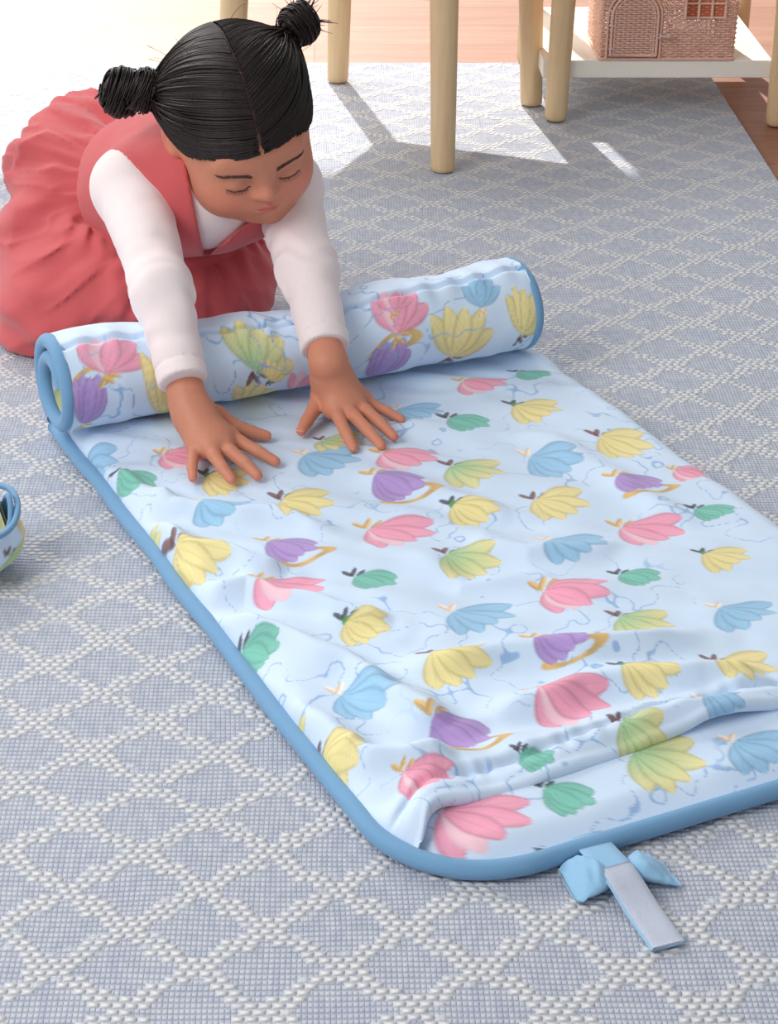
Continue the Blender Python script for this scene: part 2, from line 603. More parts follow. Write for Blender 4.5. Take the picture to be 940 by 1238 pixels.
for nm, z, rr in (('base_braid', SHZ + 0.0022, 0.0024), ('top_rim', SHZ + BH, 0.0035)):
    V, Fc = tube(np.c_[wp + wn_ * 0.0016, np.full(npth, z)], rr, 6, closed=True)
    mesh_obj(nm, V, Fc, WICK, basket)
V, Fc = rbox(bx0 + 0.003, bx1 - 0.003, by0 + 0.003, by1 - 0.003, SHZ + 0.0012, SHZ + 0.004, 0.001)
mesh_obj('base', V, Fc, WICK, basket)
# arched door on the front
dxa, dxb = G(737, 66, SHZ + .01)[0], G(792, 66, SHZ + .01)[0]
dw = (dxb - dxa) / 2; dxc = (dxa + dxb) / 2
dz0, dz1 = SHZ + 0.009, SHZ + 0.066
yy = by0 - 0.0062


def arch(w, z0, z1, n=18):
    pts = [(-w, z0), (-w, (z0 + z1) / 2), (-w, z1)]
    pts += [(-w * math.cos(t), z1 + w * math.sin(t)) for t in np.linspace(0, math.pi, n)[1:-1]]
    pts += [(w, z1), (w, (z0 + z1) / 2), (w, z0)]
    return pts


door = MB()
for w, rr in ((dw, 0.0021), (dw - 0.0045, 0.0014)):
    pts = np.array([(dxc + x, yy, z) for x, z in arch(w, dz0, dz1)])
    door.add(*tube(pts, rr, 7)); door.add(*tube([pts[0], pts[-1]], rr, 7))
dob = door.build('door', WICK, basket)
din = MB()
for k in range(28):
    z = dz0 + 0.002 + k * 0.0033
    ww = dw - 0.003
    if z > dz1:
        h = z - dz1
        if h >= ww: break
        ww = math.sqrt(ww * ww - h * h)
    xs_ = np.linspace(-ww, ww, 22)
    din.add(*tube(np.c_[dxc + xs_, yy + 0.0012 * np.cos(xs_ / 0.0068 * math.pi) * (1 if k % 2 else -1), z + 0 * xs_], 0.00145, 5))
for x in np.arange(-dw + 0.004, dw - 0.002, 0.0068):
    h = math.sqrt(max(dw * dw - x * x, 0))
    din.add(*tube([[dxc + x, yy, dz0], [dxc + x, yy, dz1 + h - 0.001]], 0.0010, 5))
din.build('woven_panel', WICK, dob)
for z in (dz0 + 0.010, dz0 + 0.043):
    V, Fc = tube([[dxc - dw - 0.004, yy - 0.0015, z], [dxc - dw + 0.003, yy - 0.0025, z]], 0.0011, 6)
    mesh_obj('hinge', V, Fc, TOGGLE, dob)
ar = MB()
pts = np.array([(dxc + x, yy + 0.003, z) for x, z in arch(dw + 0.0055, SHZ + 0.003, dz1)])
ar.add(*tube(pts, 0.0021, 7)).build('door_surround', WICK, basket)
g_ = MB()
g_.add(*rbox(dxc + dw + 0.0015, dxc + dw + 0.0042, yy + 0.003, yy + 0.0045, SHZ + 0.006, SHZ + 0.105, 0.0004)).build('door_gap', WICK_GLOW, basket)
# toggle: bead with a loop of cord
bz = G(800, 38, 0.12); bxx = G(803, 40, 0.122)[0]
tg = MB()
a = np.linspace(0, 2 * np.pi, 14)
V, Fc = lathe([(0.0008, -0.0046), (0.0033, -0.0034), (0.0046, 0), (0.0033, 0.0034), (0.0008, 0.0046)], (bxx, yy - 0.006, dz0 + 0.030), 14)
tob = mesh_obj('toggle', V, Fc, BEAD, basket)
c = np.array([bxx - 0.008, yy - 0.004, dz0 + 0.029])
for s in (0, 1):
    pp = np.array([[-0.007, 0, 0.003 * (1 - 2 * s)], [-0.003, -0.0015, 0.001], [0, -0.002, 0], [0.005, -0.001, 0.001 * (2 * s - 1)]]) + c
    tg.add(*tube(resample(pp, 10), 0.0011, 6))
tg.build('cord_loop', TOGGLE, tob)
# window with reed bars
wx0, wx1 = G(825, 20, 0.15)[0], G(873, 20, 0.15)[0]
wz0, wz1 = SHZ + 0.064, SHZ + 0.105
wb = MB()
for k in range(16):
    wb.add(*tube([[wx0, yy + 0.0034, wz0 + 0.001 + k * 0.0026], [wx1, yy + 0.0034, wz0 + 0.001 + k * 0.0026]], 0.0014, 5))
wo = wb.build('window_panel', WICK_GLOW, basket)
fr = MB()
for x in np.linspace(wx0, wx1, 4):
    fr.add(*tube([[x, yy + 0.001, wz0 - 0.002], [x, yy + 0.001, wz1]], 0.0022, 6))
for z in (wz0, (wz0 + wz1) / 2, wz1):
    fr.add(*tube([[wx0 - 0.002, yy + 0.0012, z], [wx1 + 0.002, yy + 0.0012, z]], 0.0018, 6))
fr.build('window_bars', WICK, wo)

# ================================================================== NAP MAT
AN = math.radians(24.5)
Uv = np.array([math.cos(AN), math.sin(AN)])            # across the mat, to the right and away
Vv = np.array([math.sin(AN), -math.cos(AN)])           # along the mat, towards the viewer
MO = np.array([-0.244, 1.761])
MW, ML = 0.51, 0.765
HEM = 0.694


def muv(p):
    d = np.asarray(p)[..., :2] - MO
    return np.stack([d @ Uv, d @ Vv], -1)


def mxy(u, v): return MO + np.asarray(u)[..., None] * Uv + np.asarray(v)[..., None] * Vv


BASE = lin(213, 232, 252)
VINE = lin(150, 186, 228)
C = dict(yellow=lin(242, 227, 160), blue=lin(160, 206, 238), pink=lin(248, 168, 192), green=lin(170, 216, 166), teal=lin(130, 202, 184),
         purple=lin(186, 156, 216), gold=lin(226, 186, 112), brown=lin(122, 84, 82), dark=lin(72, 70, 84), cream=lin(250, 224, 196), deep=lin(92, 160, 96))
# printed blossoms: kind -> (bell colour, hem tint, leaf colour, shape)
KIND = dict(Y=('yellow', 'yellow', 'brown', 0), B=('blue', 'blue', 'cream', 1), P=('pink', 'pink', 'gold', 2), G=('green', 'yellow', 'brown', 0),
            T=('teal', 'teal', 'dark', 3), U=('purple', 'purple', 'gold', 4), M=('yellow', 'yellow', 'dark', 5))


def paint(col, S, Tt, motifs):
    """S,Tt: surface coordinates in metres (S right, Tt up in the print). motifs: (s,t,kind,width,height,lean)"""
    vn = noise(S * 34, Tt * 34, seed=3) + 0.5 * noise(S * 80, Tt * 80, seed=4)
    ln = 1 - sstep(0.018, 0.055, np.abs(vn))
    patch = sstep(-0.40, -0.05, noise(S * 17, Tt * 17, seed=9))
    a = ln * patch * 0.9
    col[:] = col * (1 - a[:, None]) + VINE * a[:, None]
    for (s, t, kind, w, h, lean) in motifs:
        m = np.where((np.abs(S - s) < w * 1.3) & (np.abs(Tt - t) < h * 1.3))[0]
        if not len(m): continue
        x = (S[m] - s) / w; y = (Tt[m] - t) / h            # about -.5 .. .5
        bell, hem, leaf, shp = KIND[kind]
        def lay(mask, rgb):
            mk = mask[:, None]
            col[m] = col[m] * (1 - mk) + rgb * mk
        e = 0.05
        # leaves and a curled stem at the throat of the blossom
        ax, ay = -0.16 - 0.1 * lean, 0.20
        for (dx, dy, rx, ry, an) in ((-0.05, 0.14, 0.055, 0.17, 0.5), (0.06, 0.13, 0.05, 0.15, -0.8), (0.17, 0.05, 0.045, 0.14, -1.25)):
            if shp == 1 and dx > 0.1: continue
            ux, uy = x - ax - dx, y - ay - dy
            rx_ = (ux * math.cos(an) + uy * math.sin(an)) / rx; ry_ = (-ux * math.sin(an) + uy * math.cos(an)) / ry
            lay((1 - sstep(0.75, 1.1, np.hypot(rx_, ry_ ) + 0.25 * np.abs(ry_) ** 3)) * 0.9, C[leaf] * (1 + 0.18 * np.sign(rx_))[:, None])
        if shp == 4:     # golden ribbon curling under the purple blossom
            r0 = np.hypot((x - 0.10) / 0.52, (y + 0.36) / 0.13)
            lay((1 - sstep(0.16, 0.30, np.abs(r0 - 0.82))) * 0.95, C['gold'] * (0.92 + 0.12 * np.sin(14 * x))[:, None])
        if shp == 5:     # little green cup between leaves and bell
            lay(1 - sstep(0.8, 1.1, np.hypot((x - ax - 0.04) / 0.11, (y - ay + 0.02) / 0.12)), C['deep'])
        # blossom: five pointed petals fanned out from the throat
        tx, ty = ax + 0.03, 0.20
        dirx = 0.30 + 0.50 * lean; base = -math.pi / 2 + math.atan(dirx) * 0.9
        spread = (0.95, 0.85, 0.75, 0.60, 0.62, 0.85)[shp]; length = (0.80, 0.84, 0.88, 0.74, 0.70, 0.76)[shp]
        qx, qy = x - tx, y - ty
        for pi_ in (0, 4, 1, 3, 2):
            an = base + (pi_ - 2) / 2 * spread
            L = length * (1.0, 0.96, 0.90, 1.02, 0.94)[pi_] * (1 + 0.10 * (pi_ - 2) * lean)
            fx = (qx * math.cos(an) + qy * math.sin(an)) / L; fy = -qx * math.sin(an) + qy * math.cos(an)
            fq = np.clip(fx, 0, 1)
            hw = 0.20 * np.sin(math.pi * fq ** 0.85) ** 0.8 * (0.55 + 0.75 * fq) + 0.004
            q = fy / hw
            mk = (1 - sstep(0.80, 1.12, np.abs(q))) * sstep(-0.02, 0.04, fx) * (1 - sstep(0.95, 1.0, fx))
            fade = fq[:, None]
            rgb = C[bell] * (1 - fade) + C[hem] * fade
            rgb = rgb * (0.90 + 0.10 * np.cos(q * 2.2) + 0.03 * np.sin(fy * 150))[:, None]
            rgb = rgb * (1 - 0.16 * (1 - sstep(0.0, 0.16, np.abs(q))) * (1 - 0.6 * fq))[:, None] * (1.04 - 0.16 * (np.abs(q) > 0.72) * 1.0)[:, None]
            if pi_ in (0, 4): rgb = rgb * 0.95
            if shp == 2 and pi_ == 1: rgb = rgb * 0.35 + lin(252, 226, 232) * 0.65
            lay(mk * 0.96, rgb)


# motifs on the flat cover, read as photo pixels and laid onto the fabric
FLAT = [(105, 547, 'B', 62, 40), (160, 574, 'T', 58, 36), (268, 574, 'M', 60, 40), (213, 548, 'P', 60, 30), (262, 612, 'B', 74, 34),
        (362, 603, 'Y', 74, 50), (235, 668, 'Y', 72, 66), (347, 656, 'U', 82, 54), (338, 704, 'P', 92, 44), (390, 551, 'B', 80, 42),
        (482, 549, 'P', 82, 34), (476, 582, 'U', 84, 50), (470, 636, 'P', 92, 50), (447, 694, 'T', 68, 40), (437, 752, 'M', 66, 44),
        (560, 506, 'T', 66, 36), (568, 563, 'G', 80, 44), (568, 613, 'M', 70, 44), (562, 674, 'G', 78, 50), (572, 738, 'B', 90, 50),
        (546, 799, 'Y', 88, 58), (550, 878, 'U', 98, 72), (436, 836, 'B', 90, 58), (308, 775, 'T', 56, 46), (408, 903, 'Y', 66, 64),
        (346, 872, 'G', 44, 46), (250, 748, 'B', 28, 34), (176, 640, 'G', 26, 28), (643, 490, 'M', 70, 40), (640, 447, 'T', 54, 26),
        (662, 550, 'B', 66, 48), (670, 602, 'Y', 76, 52), (748, 530, 'Y', 70, 52), (767, 581, 'U', 80, 42), (775, 632, 'P', 86, 48),
        (858, 613, 'T', 66, 32), (686, 657, 'B', 84, 44), (767, 692, 'T', 66, 38), (872, 670, 'M', 70, 44), (682, 713, 'P', 92, 50),
        (772, 750, 'G', 80, 52), (892, 736, 'B', 84, 44), (672, 777, 'U', 90, 54), (778, 815, 'M', 78, 66), (893, 797, 'Y', 84, 64),
        (678, 843, 'P', 100, 60), (772, 884, 'G', 66, 62), (644, 911, 'T', 50, 40), (506, 936, 'P', 70, 40), (866, 850, 'B', 50, 46),
        (828, 566, 'P', 44, 24), (500, 492, 'B', 60, 32), (575, 462, 'P', 66, 24), (405, 528, 'G', 60, 26), (960, 560, 'Y', 70, 50)]
LOWER = [(566, 987, 'P', 130, 80), (680, 960, 'T', 78, 66), (796, 918, 'G', 100, 84), (912, 902, 'B', 96, 56), (668, 1018, 'M', 44, 26),
         (774, 988, 'U', 30, 22), (452, 962, 'G', 30, 30)]
ROLL = [(112, 496, 'U', 46, 70, 180), (138, 436, 'P', 66, 40, 170), (205, 490, 'Y', 50, 90, 200), (312, 498, 'Y', 56, 50, 200), (318, 432, 'G', 66, 60, 170),
        (366, 478, 'P', 44, 40, 180), (470, 446, 'U', 60, 66, 180), (560, 418, 'Y', 66, 66, 180), (488, 384, 'P', 60, 50, 180), (585, 357, 'B', 40, 36, 180),
        (638, 388, 'Y', 36, 60, 190), (330, 456, 'M', 26, 28, 180), (480, 366, 'P', 40, 24, 180)]


def motif_uv(lst, z):
    out = []
    for (px, py, k, w, h) in lst:
        c = muv(G(px, py, z)); a = muv(G(px + w / 2, py, z)) - muv(G(px - w / 2, py, z)); b = muv(G(px, py - h / 2, z)) - muv(G(px, py + h / 2, z))
        # print axes: right = +u, up = -v
        ww = abs(a[0]) * 0.92 + 0.006; hh = abs(b[1]) * 0.95
        out.append((c[0], -c[1], k, ww, hh, 0.75))
    return out


PRINT = mat_cloth('printed_cotton', rough=0.72, attr=True, weave=1500, sheen=0.15, bump=0.12, vary=0.05, fold=0.35)
PIPE = mat_cloth('blue_binding', (118, 164, 202), rough=0.75, weave=1200, sheen=0.2, bump=0.2)
STRAPM = mat_cloth('pale_blue_strap', (150, 196, 228), rough=0.8, weave=1800, sheen=0.2, bump=0.3)
VELC = mat_cloth('velcro', (200, 208, 226), rough=0.95, weave=1400, sheen=0.4, bump=0.8, vary=0.14)

c0 = mxy(MW / 2, ML / 2)
mat_root = empty('nap_mat', (*c0, 0), 'light blue flower-printed nap mat half rolled up on the rug in front of the girl', 'nap mat')


def inset(v, R=0.085):
    """how far the side edge moves in near the front corners"""
    d = np.clip((v - (ML - R)) / R, 0, 1)
    return R - R * np.sqrt(np.clip(1 - d * d, 0, 1)) if R else 0 * v


# ---- pad (lower layer)
vr = np.concatenate([np.linspace(-0.02, 0.62, 40), np.linspace(0.624, ML - 0.002, 92), ML - 0.002 + 0.002 * np.array([0.5, 0.8, 0.95, 1.0])])
ns = 330
sgrid = np.linspace(0, 1, ns)
ins = inset(vr)
u = ins[:, None] + sgrid[None, :] * (MW - 2 * ins)[:, None]
v = np.repeat(vr[:, None], ns, 1)
edge = np.minimum(np.minimum(u - ins[:, None], MW - ins[:, None] - u), ML - v)
quilt = 0.0018 * noise(u * 22, v * 22, seed=12) + 0.0016 * noise(u * 9, v * 30, seed=13)
pz = 0.006 + 0.012 * sstep(-0.004, 0.03, edge) + quilt * sstep(0.004, 0.03, edge)
pxy = mxy(u.ravel(), v.ravel())
V = np.c_[pxy, pz.ravel()]
colr = np.repeat(BASE[None], len(V), 0)
paint(colr, u.ravel(), -v.ravel(), motif_uv(LOWER, 0.018))
Fc = grid_faces(len(vr), ns)
# underside: drop the rim to the rug
rim = np.concatenate([np.arange(ns) + (len(vr) - 1) * ns, np.arange(len(vr) - 2, -1, -1) * ns + ns - 1, np.arange(ns - 2, -1, -1), np.arange(1, len(vr) - 1) * ns])
lowv = V[rim].copy(); lowv[:, 2] = 0.0006
n0 = len(V); nr_ = len(rim)
V = np.concatenate([V, lowv, [[*c0, 0.0006]]])
colr = np.concatenate([colr, colr[rim], BASE[None]])
i = np.arange(nr_); j = (i + 1) % nr_
side = np.stack([rim[i], rim[j], n0 + j, n0 + i], -1)
bot = np.stack([n0 + i, n0 + j, np.full(nr_, n0 + nr_), np.full(nr_, n0 + nr_)], -1)
pad = mesh_obj('pad', V, [tuple(f) for f in Fc] + [tuple(f) for f in side] + [tuple(f[:3]) for f in bot], PRINT, mat_root, colors=colr)

# ---- binding round the pad
R = 0.085
pp = [(-0.004, x) for x in np.linspace(-0.03, ML - R, 60)]
pp += [(R - (R + .004) * math.cos(t), ML - R + (R + .004) * math.sin(t)) for t in np.linspace(0, math.pi / 2, 26)[1:]]
pp += [(x, ML + .004) for x in np.linspace(R, MW - R, 50)[1:]]
pp += [(MW - R + (R + .004) * math.sin(t), ML - R + (R + .004) * math.cos(t)) for t in np.linspace(0, math.pi / 2, 26)[1:]]
pp += [(MW + .004, x) for x in np.linspace(ML - R, -0.03, 60)[1:]]
pp = np.array(pp)
wob = 0.0012 * noise(np.arange(len(pp)) * 0.17, 0 * pp[:, 0], seed=31)
path = np.c_[mxy(pp[:, 0] + wob, pp[:, 1] + wob), 0.0085 + 0.8 * wob]
V, Fc = tube(path, 0.0072, 14)
bind = mesh_obj('binding', V, Fc, PIPE, mat_root)
# ---- cover (upper layer, wrinkled)
RIDGES = [  # photo pixel polylines of the folds, height, half width
    ([(150, 598), (230, 606), (330, 622), (420, 640)], 0.0042, 0.012),
    ([(165, 622), (215, 655), (300, 680), (350, 690)], 0.0060, 0.011),
    ([(222, 718), (300, 702), (400, 735), (480, 752)], 0.0065, 0.012),
    ([(245, 742), (330, 768), (420, 804), (500, 850), (545, 872)], 0.0095, 0.014),
    ([(330, 846), (400, 876), (446, 904)], 0.0070, 0.011),
    ([(372, 890), (450, 912), (560, 918)], 0.0060, 0.011),
    ([(480, 806), (620, 782), (720, 776), (870, 764)], 0.0055, 0.013),
    ([(560, 868), (700, 830), (850, 812), (940, 812)], 0.0070, 0.015),
    ([(430, 566), (520, 590), (620, 622)], 0.0030, 0.014),
    ([(560, 640), (640, 668), (760, 655)], 0.0030, 0.012),
    ([(120, 566), (180, 590), (215, 600)], 0.0040, 0.010),
    ([(470, 660), (560, 700), (660, 700), (790, 722)], 0.0035, 0.014),
    ([(640, 520), (720, 560), (850, 640)], 0.0028, 0.014),
    ([(470, 930), (640, 890), (800, 862), (960, 838)], 0.0050, 0.014)]


def seg_dist(pu, pv, pts):
    best = np.full(pu.shape, 9.0); al = np.zeros(pu.shape); n = len(pts) - 1
    for i in range(n):
        a, b = pts[i], pts[i + 1]; ab = b - a
        t = np.clip(((pu - a[0]) * ab[0] + (pv - a[1]) * ab[1]) / (ab @ ab), 0, 1)
        d = np.hypot(pu - a[0] - t * ab[0], pv - a[1] - t * ab[1])
        m = d < best; best[m] = d[m]; al[m] = (i + t[m]) / n
    return best, al


def cover_z(u, v):
    z = np.full(u.shape, 0.0265)
    # bring the folds in with slightly wavy edges
    wu = u + 0.006 * noise(u * 28, v * 28, seed=41); wv = v + 0.006 * noise(u * 28, v * 28, seed=42)
    for pts, a, w in RIDGES:
        q = np.array([muv(G(x, y, 0.03)) for x, y in pts])
        d, al = seg_dist(wu, wv, q)
        prof = np.exp(-(d / w) ** 2) * sstep(0, 0.18, al) * (1 - sstep(0.82, 1, al))
        a = a * 1.75
        z = z + a * prof - 0.25 * a * np.exp(-((d - 2 * w) / w) ** 2) * 0.6
    # soft puckers
    r1 = (u * 0.80 + v * 0.60); r2 = (-u * 0.60 + v * 0.80)
    z = z + 0.0036 * noise(r1 * 9, r2 * 34, seed=51) + 0.0014 * noise(r1 * 24, r2 * 60, seed=52)
    z = z + 0.0022 * noise(r2 * 8 + 3, r1 * 16, seed=53)
    # quilting pulls along the left edge
    z = z + 0.0030 * np.exp(-u / 0.05) * np.sin(v * 62 + 2.5 * noise(v * 12, u * 6, seed=54))
    return z


vend = lambda u: HEM + 0.030 * (1 - sstep(-0.004, 0.050, u)) + 0.004 * np.sin(u * 17)
nu = 400
ug = np.concatenate([np.linspace(-0.0005, MW - 0.002, nu), MW - 0.002 + np.linspace(0.002, 0.014, 8)])
nu = len(ug)
nv = 520
sv = np.linspace(0, 1, nv)
u = np.repeat(ug[None], nv, 0)
ve = vend(np.clip(u, 0, MW))
v = 0.012 + sv[:, None] * (ve - 0.012)
z = cover_z(u, v)
# stitched hem: two fat rolls with a groove
dh = ve - v
z = z + 0.0024 * np.exp(-((dh - 0.0085) / 0.006) ** 2) - 0.0034 * np.exp(-((dh - 0.019) / 0.0022) ** 2) + 0.0016 * np.exp(-((dh - 0.026) / 0.005) ** 2)
z = z + 0.0010 * np.sin(u * 300 + 2 * noise(u * 40, v * 9, seed=61)) * np.exp(-((dh - 0.019) / 0.008) ** 2)
# left side curves down onto the binding, right side to the rug
zl = 0.0105 + (z - 0.0105) * np.sqrt(np.clip(1 - (1 - np.clip((u + 0.0005) / 0.020, 0, 1)) ** 2, 0, 1))
right = np.clip((MW + 0.012 - u) / 0.024, 0, 1)
z = np.where(u > MW / 2, 0.003 + (z - 0.003) * np.sqrt(np.clip(1 - (1 - right) ** 2, 0, 1)), zl)
# front left corner of the cover folds down to the binding
cf_ = (1 - sstep(0.0, 0.040, u)) * sstep(HEM - 0.03, HEM + 0.03, v)
z = z * (1 - 0.30 * cf_)
# gentle press under the palms
for (px, py, rr) in ((270, 545, 0.035), (425, 505, 0.035)):
    q = muv(G(px, py, 0.028))
    z = z - (z - 0.0255) * np.exp(-(((u - q[0]) ** 2 + (v - q[1]) ** 2) / rr ** 2))
uw = u + inset(v) * (1 - sstep(0.0, 0.10, u))
z = z + 0.0065 * np.exp(-((u - 0.045) / 0.030) ** 2) * sstep(0.10, 0.0, dh)
xy = mxy(uw, v)
top = np.concatenate([xy, z[..., None]], -1)                  # nv,nu,3
# hem turns under: rounded nose then back underneath
nose = []
th = 0.0062
last = top[-1]
for ang in (25, 50, 75, 100, 130, 160, 180):
    a = math.radians(ang)
    off = th * math.sin(a); dz = -th * (1 - math.cos(a))
    nose.append(np.c_[last[:, :2] + Vv * off, np.maximum(last[:, 2] + dz, np.minimum(last[:, 2] - 0.001, 0.0172))])
for back in (0.02, 0.05):
    nose.append(np.c_[last[:, :2] - Vv * back, np.maximum(last[:, 2] - 2 * th, np.minimum(last[:, 2] - 0.0012, 0.0168))])
full = np.concatenate([top, np.array(nose)])
fu = np.concatenate([u, np.repeat(ug[None], len(nose), 0)]); fv = np.concatenate([v, np.array([ve[-1] + o for o in (0.002, 0.004, 0.006, 0.009, 0.012, 0.015, 0.017, 0.037, 0.06)])])
cc_ = np.repeat(BASE[None], fu.size, 0)
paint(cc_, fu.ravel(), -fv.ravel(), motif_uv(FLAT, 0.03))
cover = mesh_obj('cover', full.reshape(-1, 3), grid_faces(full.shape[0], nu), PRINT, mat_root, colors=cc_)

# ---- rolled end
P0 = np.array([-0.2250, 1.702]); RU = np.array([math.cos(math.radians(23.2)), math.sin(math.radians(23.2))]); RW_ = np.array([-RU[1], RU[0]])
RL = 0.494
TH = 0.0125
na = 260
au = np.linspace(-0.004, RL, na)
phi = np.radians(np.concatenate([np.linspace(-75, 285, 240), np.linspace(287, 520, 90)]))


def roll_centre(a, ph):
    """centre line of the rolled mat for axis position a and winding angle ph"""
    f = a / RL
    dent = np.exp(-((f - 0.46) / 0.20) ** 2)
    r = 0.0425 - 0.0075 * dent + 0.0012 * np.sin(f * 21)
    deg = np.degrees(ph)
    k = 1 - 0.14 * sstep(150, 285, deg) - 0.42 * sstep(285, 560, deg)
    rx = r * k * (1.10 - 0.05 * dent); rz = r * k
    zc = 0.030 + 0.88 * r + TH / 2
    x = 0.050 + rx * np.cos(ph) - 0.012 * (1 - k)
    zz = zc + rz * np.sin(ph)
    # flatten where it lies on the mat
    zz = np.maximum(zz, 0.0305 + 0.25 * (zz - 0.0305))
    return x, zz


A2, PH2 = np.meshgrid(au, phi, indexing='ij')
x, zz = roll_centre(A2, PH2)
dx, dz = np.gradient(x, axis=1), np.gradient(zz, axis=1)
ln = np.hypot(dx, dz) + 1e-9
nx, nz_ = dz / ln, -dx / ln                  # outward normal (right of travel)
spath = np.cumsum(ln, axis=1)
deg = np.degrees(PH2)
seam = np.exp(-((deg - 112 - 5 * np.sin(A2 * 9)) / 3.0) ** 2)
near = np.exp(-((deg - 112 - 5 * np.sin(A2 * 9)) / 17) ** 2)
puff = 0.0016 * noise(A2 * 26, spath * 22, seed=71) + 0.0010 * noise(A2 * 60, spath * 30, seed=72)
puff = puff - 0.0062 * seam + near * (0.0034 + 0.0020 * np.sin(A2 * 190 + 3 * noise(A2 * 22, spath * 3, seed=73)))
thk = TH / 2 + puff
out = np.stack([x + nx * thk, zz + nz_ * thk], -1)
inn = np.stack([x - nx * TH / 2, zz - nz_ * TH / 2], -1)
prof = np.concatenate([out, inn[:, ::-1]], 1)                   # closed profile loop
npf = prof.shape[1]
rxy = P0 + A2[:, :1, None] * RU + prof[..., :1] * RW_
RV = np.concatenate([rxy, prof[..., 1:]], -1)
flat = RV.reshape(-1, 3)
Fr = grid_faces(na, npf, wrap_m=True, flip=True)
# end walls between outer and inner skin
nph = len(phi)
caps = []
for row, fl in ((0, False), (na - 1, True)):
    o_ = row * npf + np.arange(nph); i_ = row * npf + npf - 1 - np.arange(nph)
    q = np.stack([o_[:-1], o_[1:], i_[1:], i_[:-1]], -1)
    caps.append(q[:, ::-1] if fl else q)
Fr = np.concatenate([Fr] + caps)
S = np.repeat(A2, 2, 1)
S = np.concatenate([A2, A2[:, ::-1]], 1); Tq = np.concatenate([spath, spath[:, ::-1] + 3.0], 1)
rc = np.repeat(BASE[None], S.size, 0)
pj = proj(flat)
outer_idx = (np.arange(S.size) % npf) < nph
mot = []
for (px, py, k, w, h, turn) in ROLL:
    d = (pj[:, 0] - px) ** 2 + (pj[:, 1] - py) ** 2
    ok = outer_idx & (d < 30 ** 2)
    if not ok.any(): continue
    ii = np.where(ok)[0]; ii = ii[d[ii] < d[ii].min() + 6]
    b = ii[np.argmin(pj[ii, 2])]                                # the side facing the viewer
    mot.append((S.ravel()[b], Tq.ravel()[b], k, w / 1180.0 * 1.05, h / 1100.0 * 1.15, 0.2))
# prints on the outside of the roll stand head-down: flip the path axis
paint(rc, S.ravel(), Tq.ravel(), mot)
inner_m = [(sx, 3.0 + ty, k, 0.06, 0.07, 0.4) for sx, ty, k in ((0.02, 0.10, 'G'), (0.03, 0.30, 'G'), (0.015, 0.42, 'Y'), (0.1, 0.2, 'B'), (0.02, 0.2, 'G'))]
paint(rc, S.ravel(), Tq.ravel(), inner_m)
roll = mesh_obj('rolled_end', flat, Fr, PRINT, mat_root, colors=rc)
for row in (0, na - 1):
    ctr = np.stack([x[row], zz[row]], -1)
    s_ = -0.002 if row == 0 else 0.002
    pth = np.c_[P0 + (au[row] + s_) * RU + ctr[:, :1] * RW_, ctr[:, 1]]
    V, Fc = tube(pth[::2], 0.0074, 12)
    mesh_obj('roll_binding', V, Fc, PIPE, roll)

# ---- strap with bow
sp = [G(x, y, zq)[:2] for x, y, zq in ((706, 1018, .002), (724, 1044, .002), (748, 1072, .002), (776, 1104, .002), (808, 1146, .002))]
sp = resample(np.c_[np.array(sp), [0.0085, 0.0120, 0.0125, 0.0050, 0.003]], 40)


def ribbon(path, width, thick, bulge=0.0):
    T = np.gradient(path, axis=0); T[:, 2] = 0; T /= np.linalg.norm(T, axis=1)[:, None]
    Nn = np.c_[-T[:, 1], T[:, 0], np.zeros(len(T))]
    cs = [(-1, 0), (-0.96, 1), (-0.5, 1), (0, 1), (0.5, 1), (0.96, 1), (1, 0), (0.96, -1), (0, -1), (-0.96, -1)]
    wd = np.broadcast_to(width, (len(path),))
    V = np.stack([path + Nn * (c * wd / 2)[:, None] + np.array([0, 0, d * thick / 2 + (bulge * (1 - c * c))]) for c, d in cs], 1)
    k = len(cs)
    Fc = [tuple(f) for f in grid_faces(len(path), k, wrap_m=True)] + [tuple(range(k))[::-1], tuple((len(path) - 1) * k + i for i in range(k))]
    return V.reshape(-1, 3), Fc


V, Fc = ribbon(sp, 0.0258, 0.0016)
strap = mesh_obj('strap', V, [f[::-1] for f in Fc], STRAPM, mat_root)
V, Fc = ribbon(sp[17:] + [0, 0, 0.0016], 0.0236, 0.0016)
mesh_obj('velcro_patch', V, [f[::-1] for f in Fc], VELC, strap)


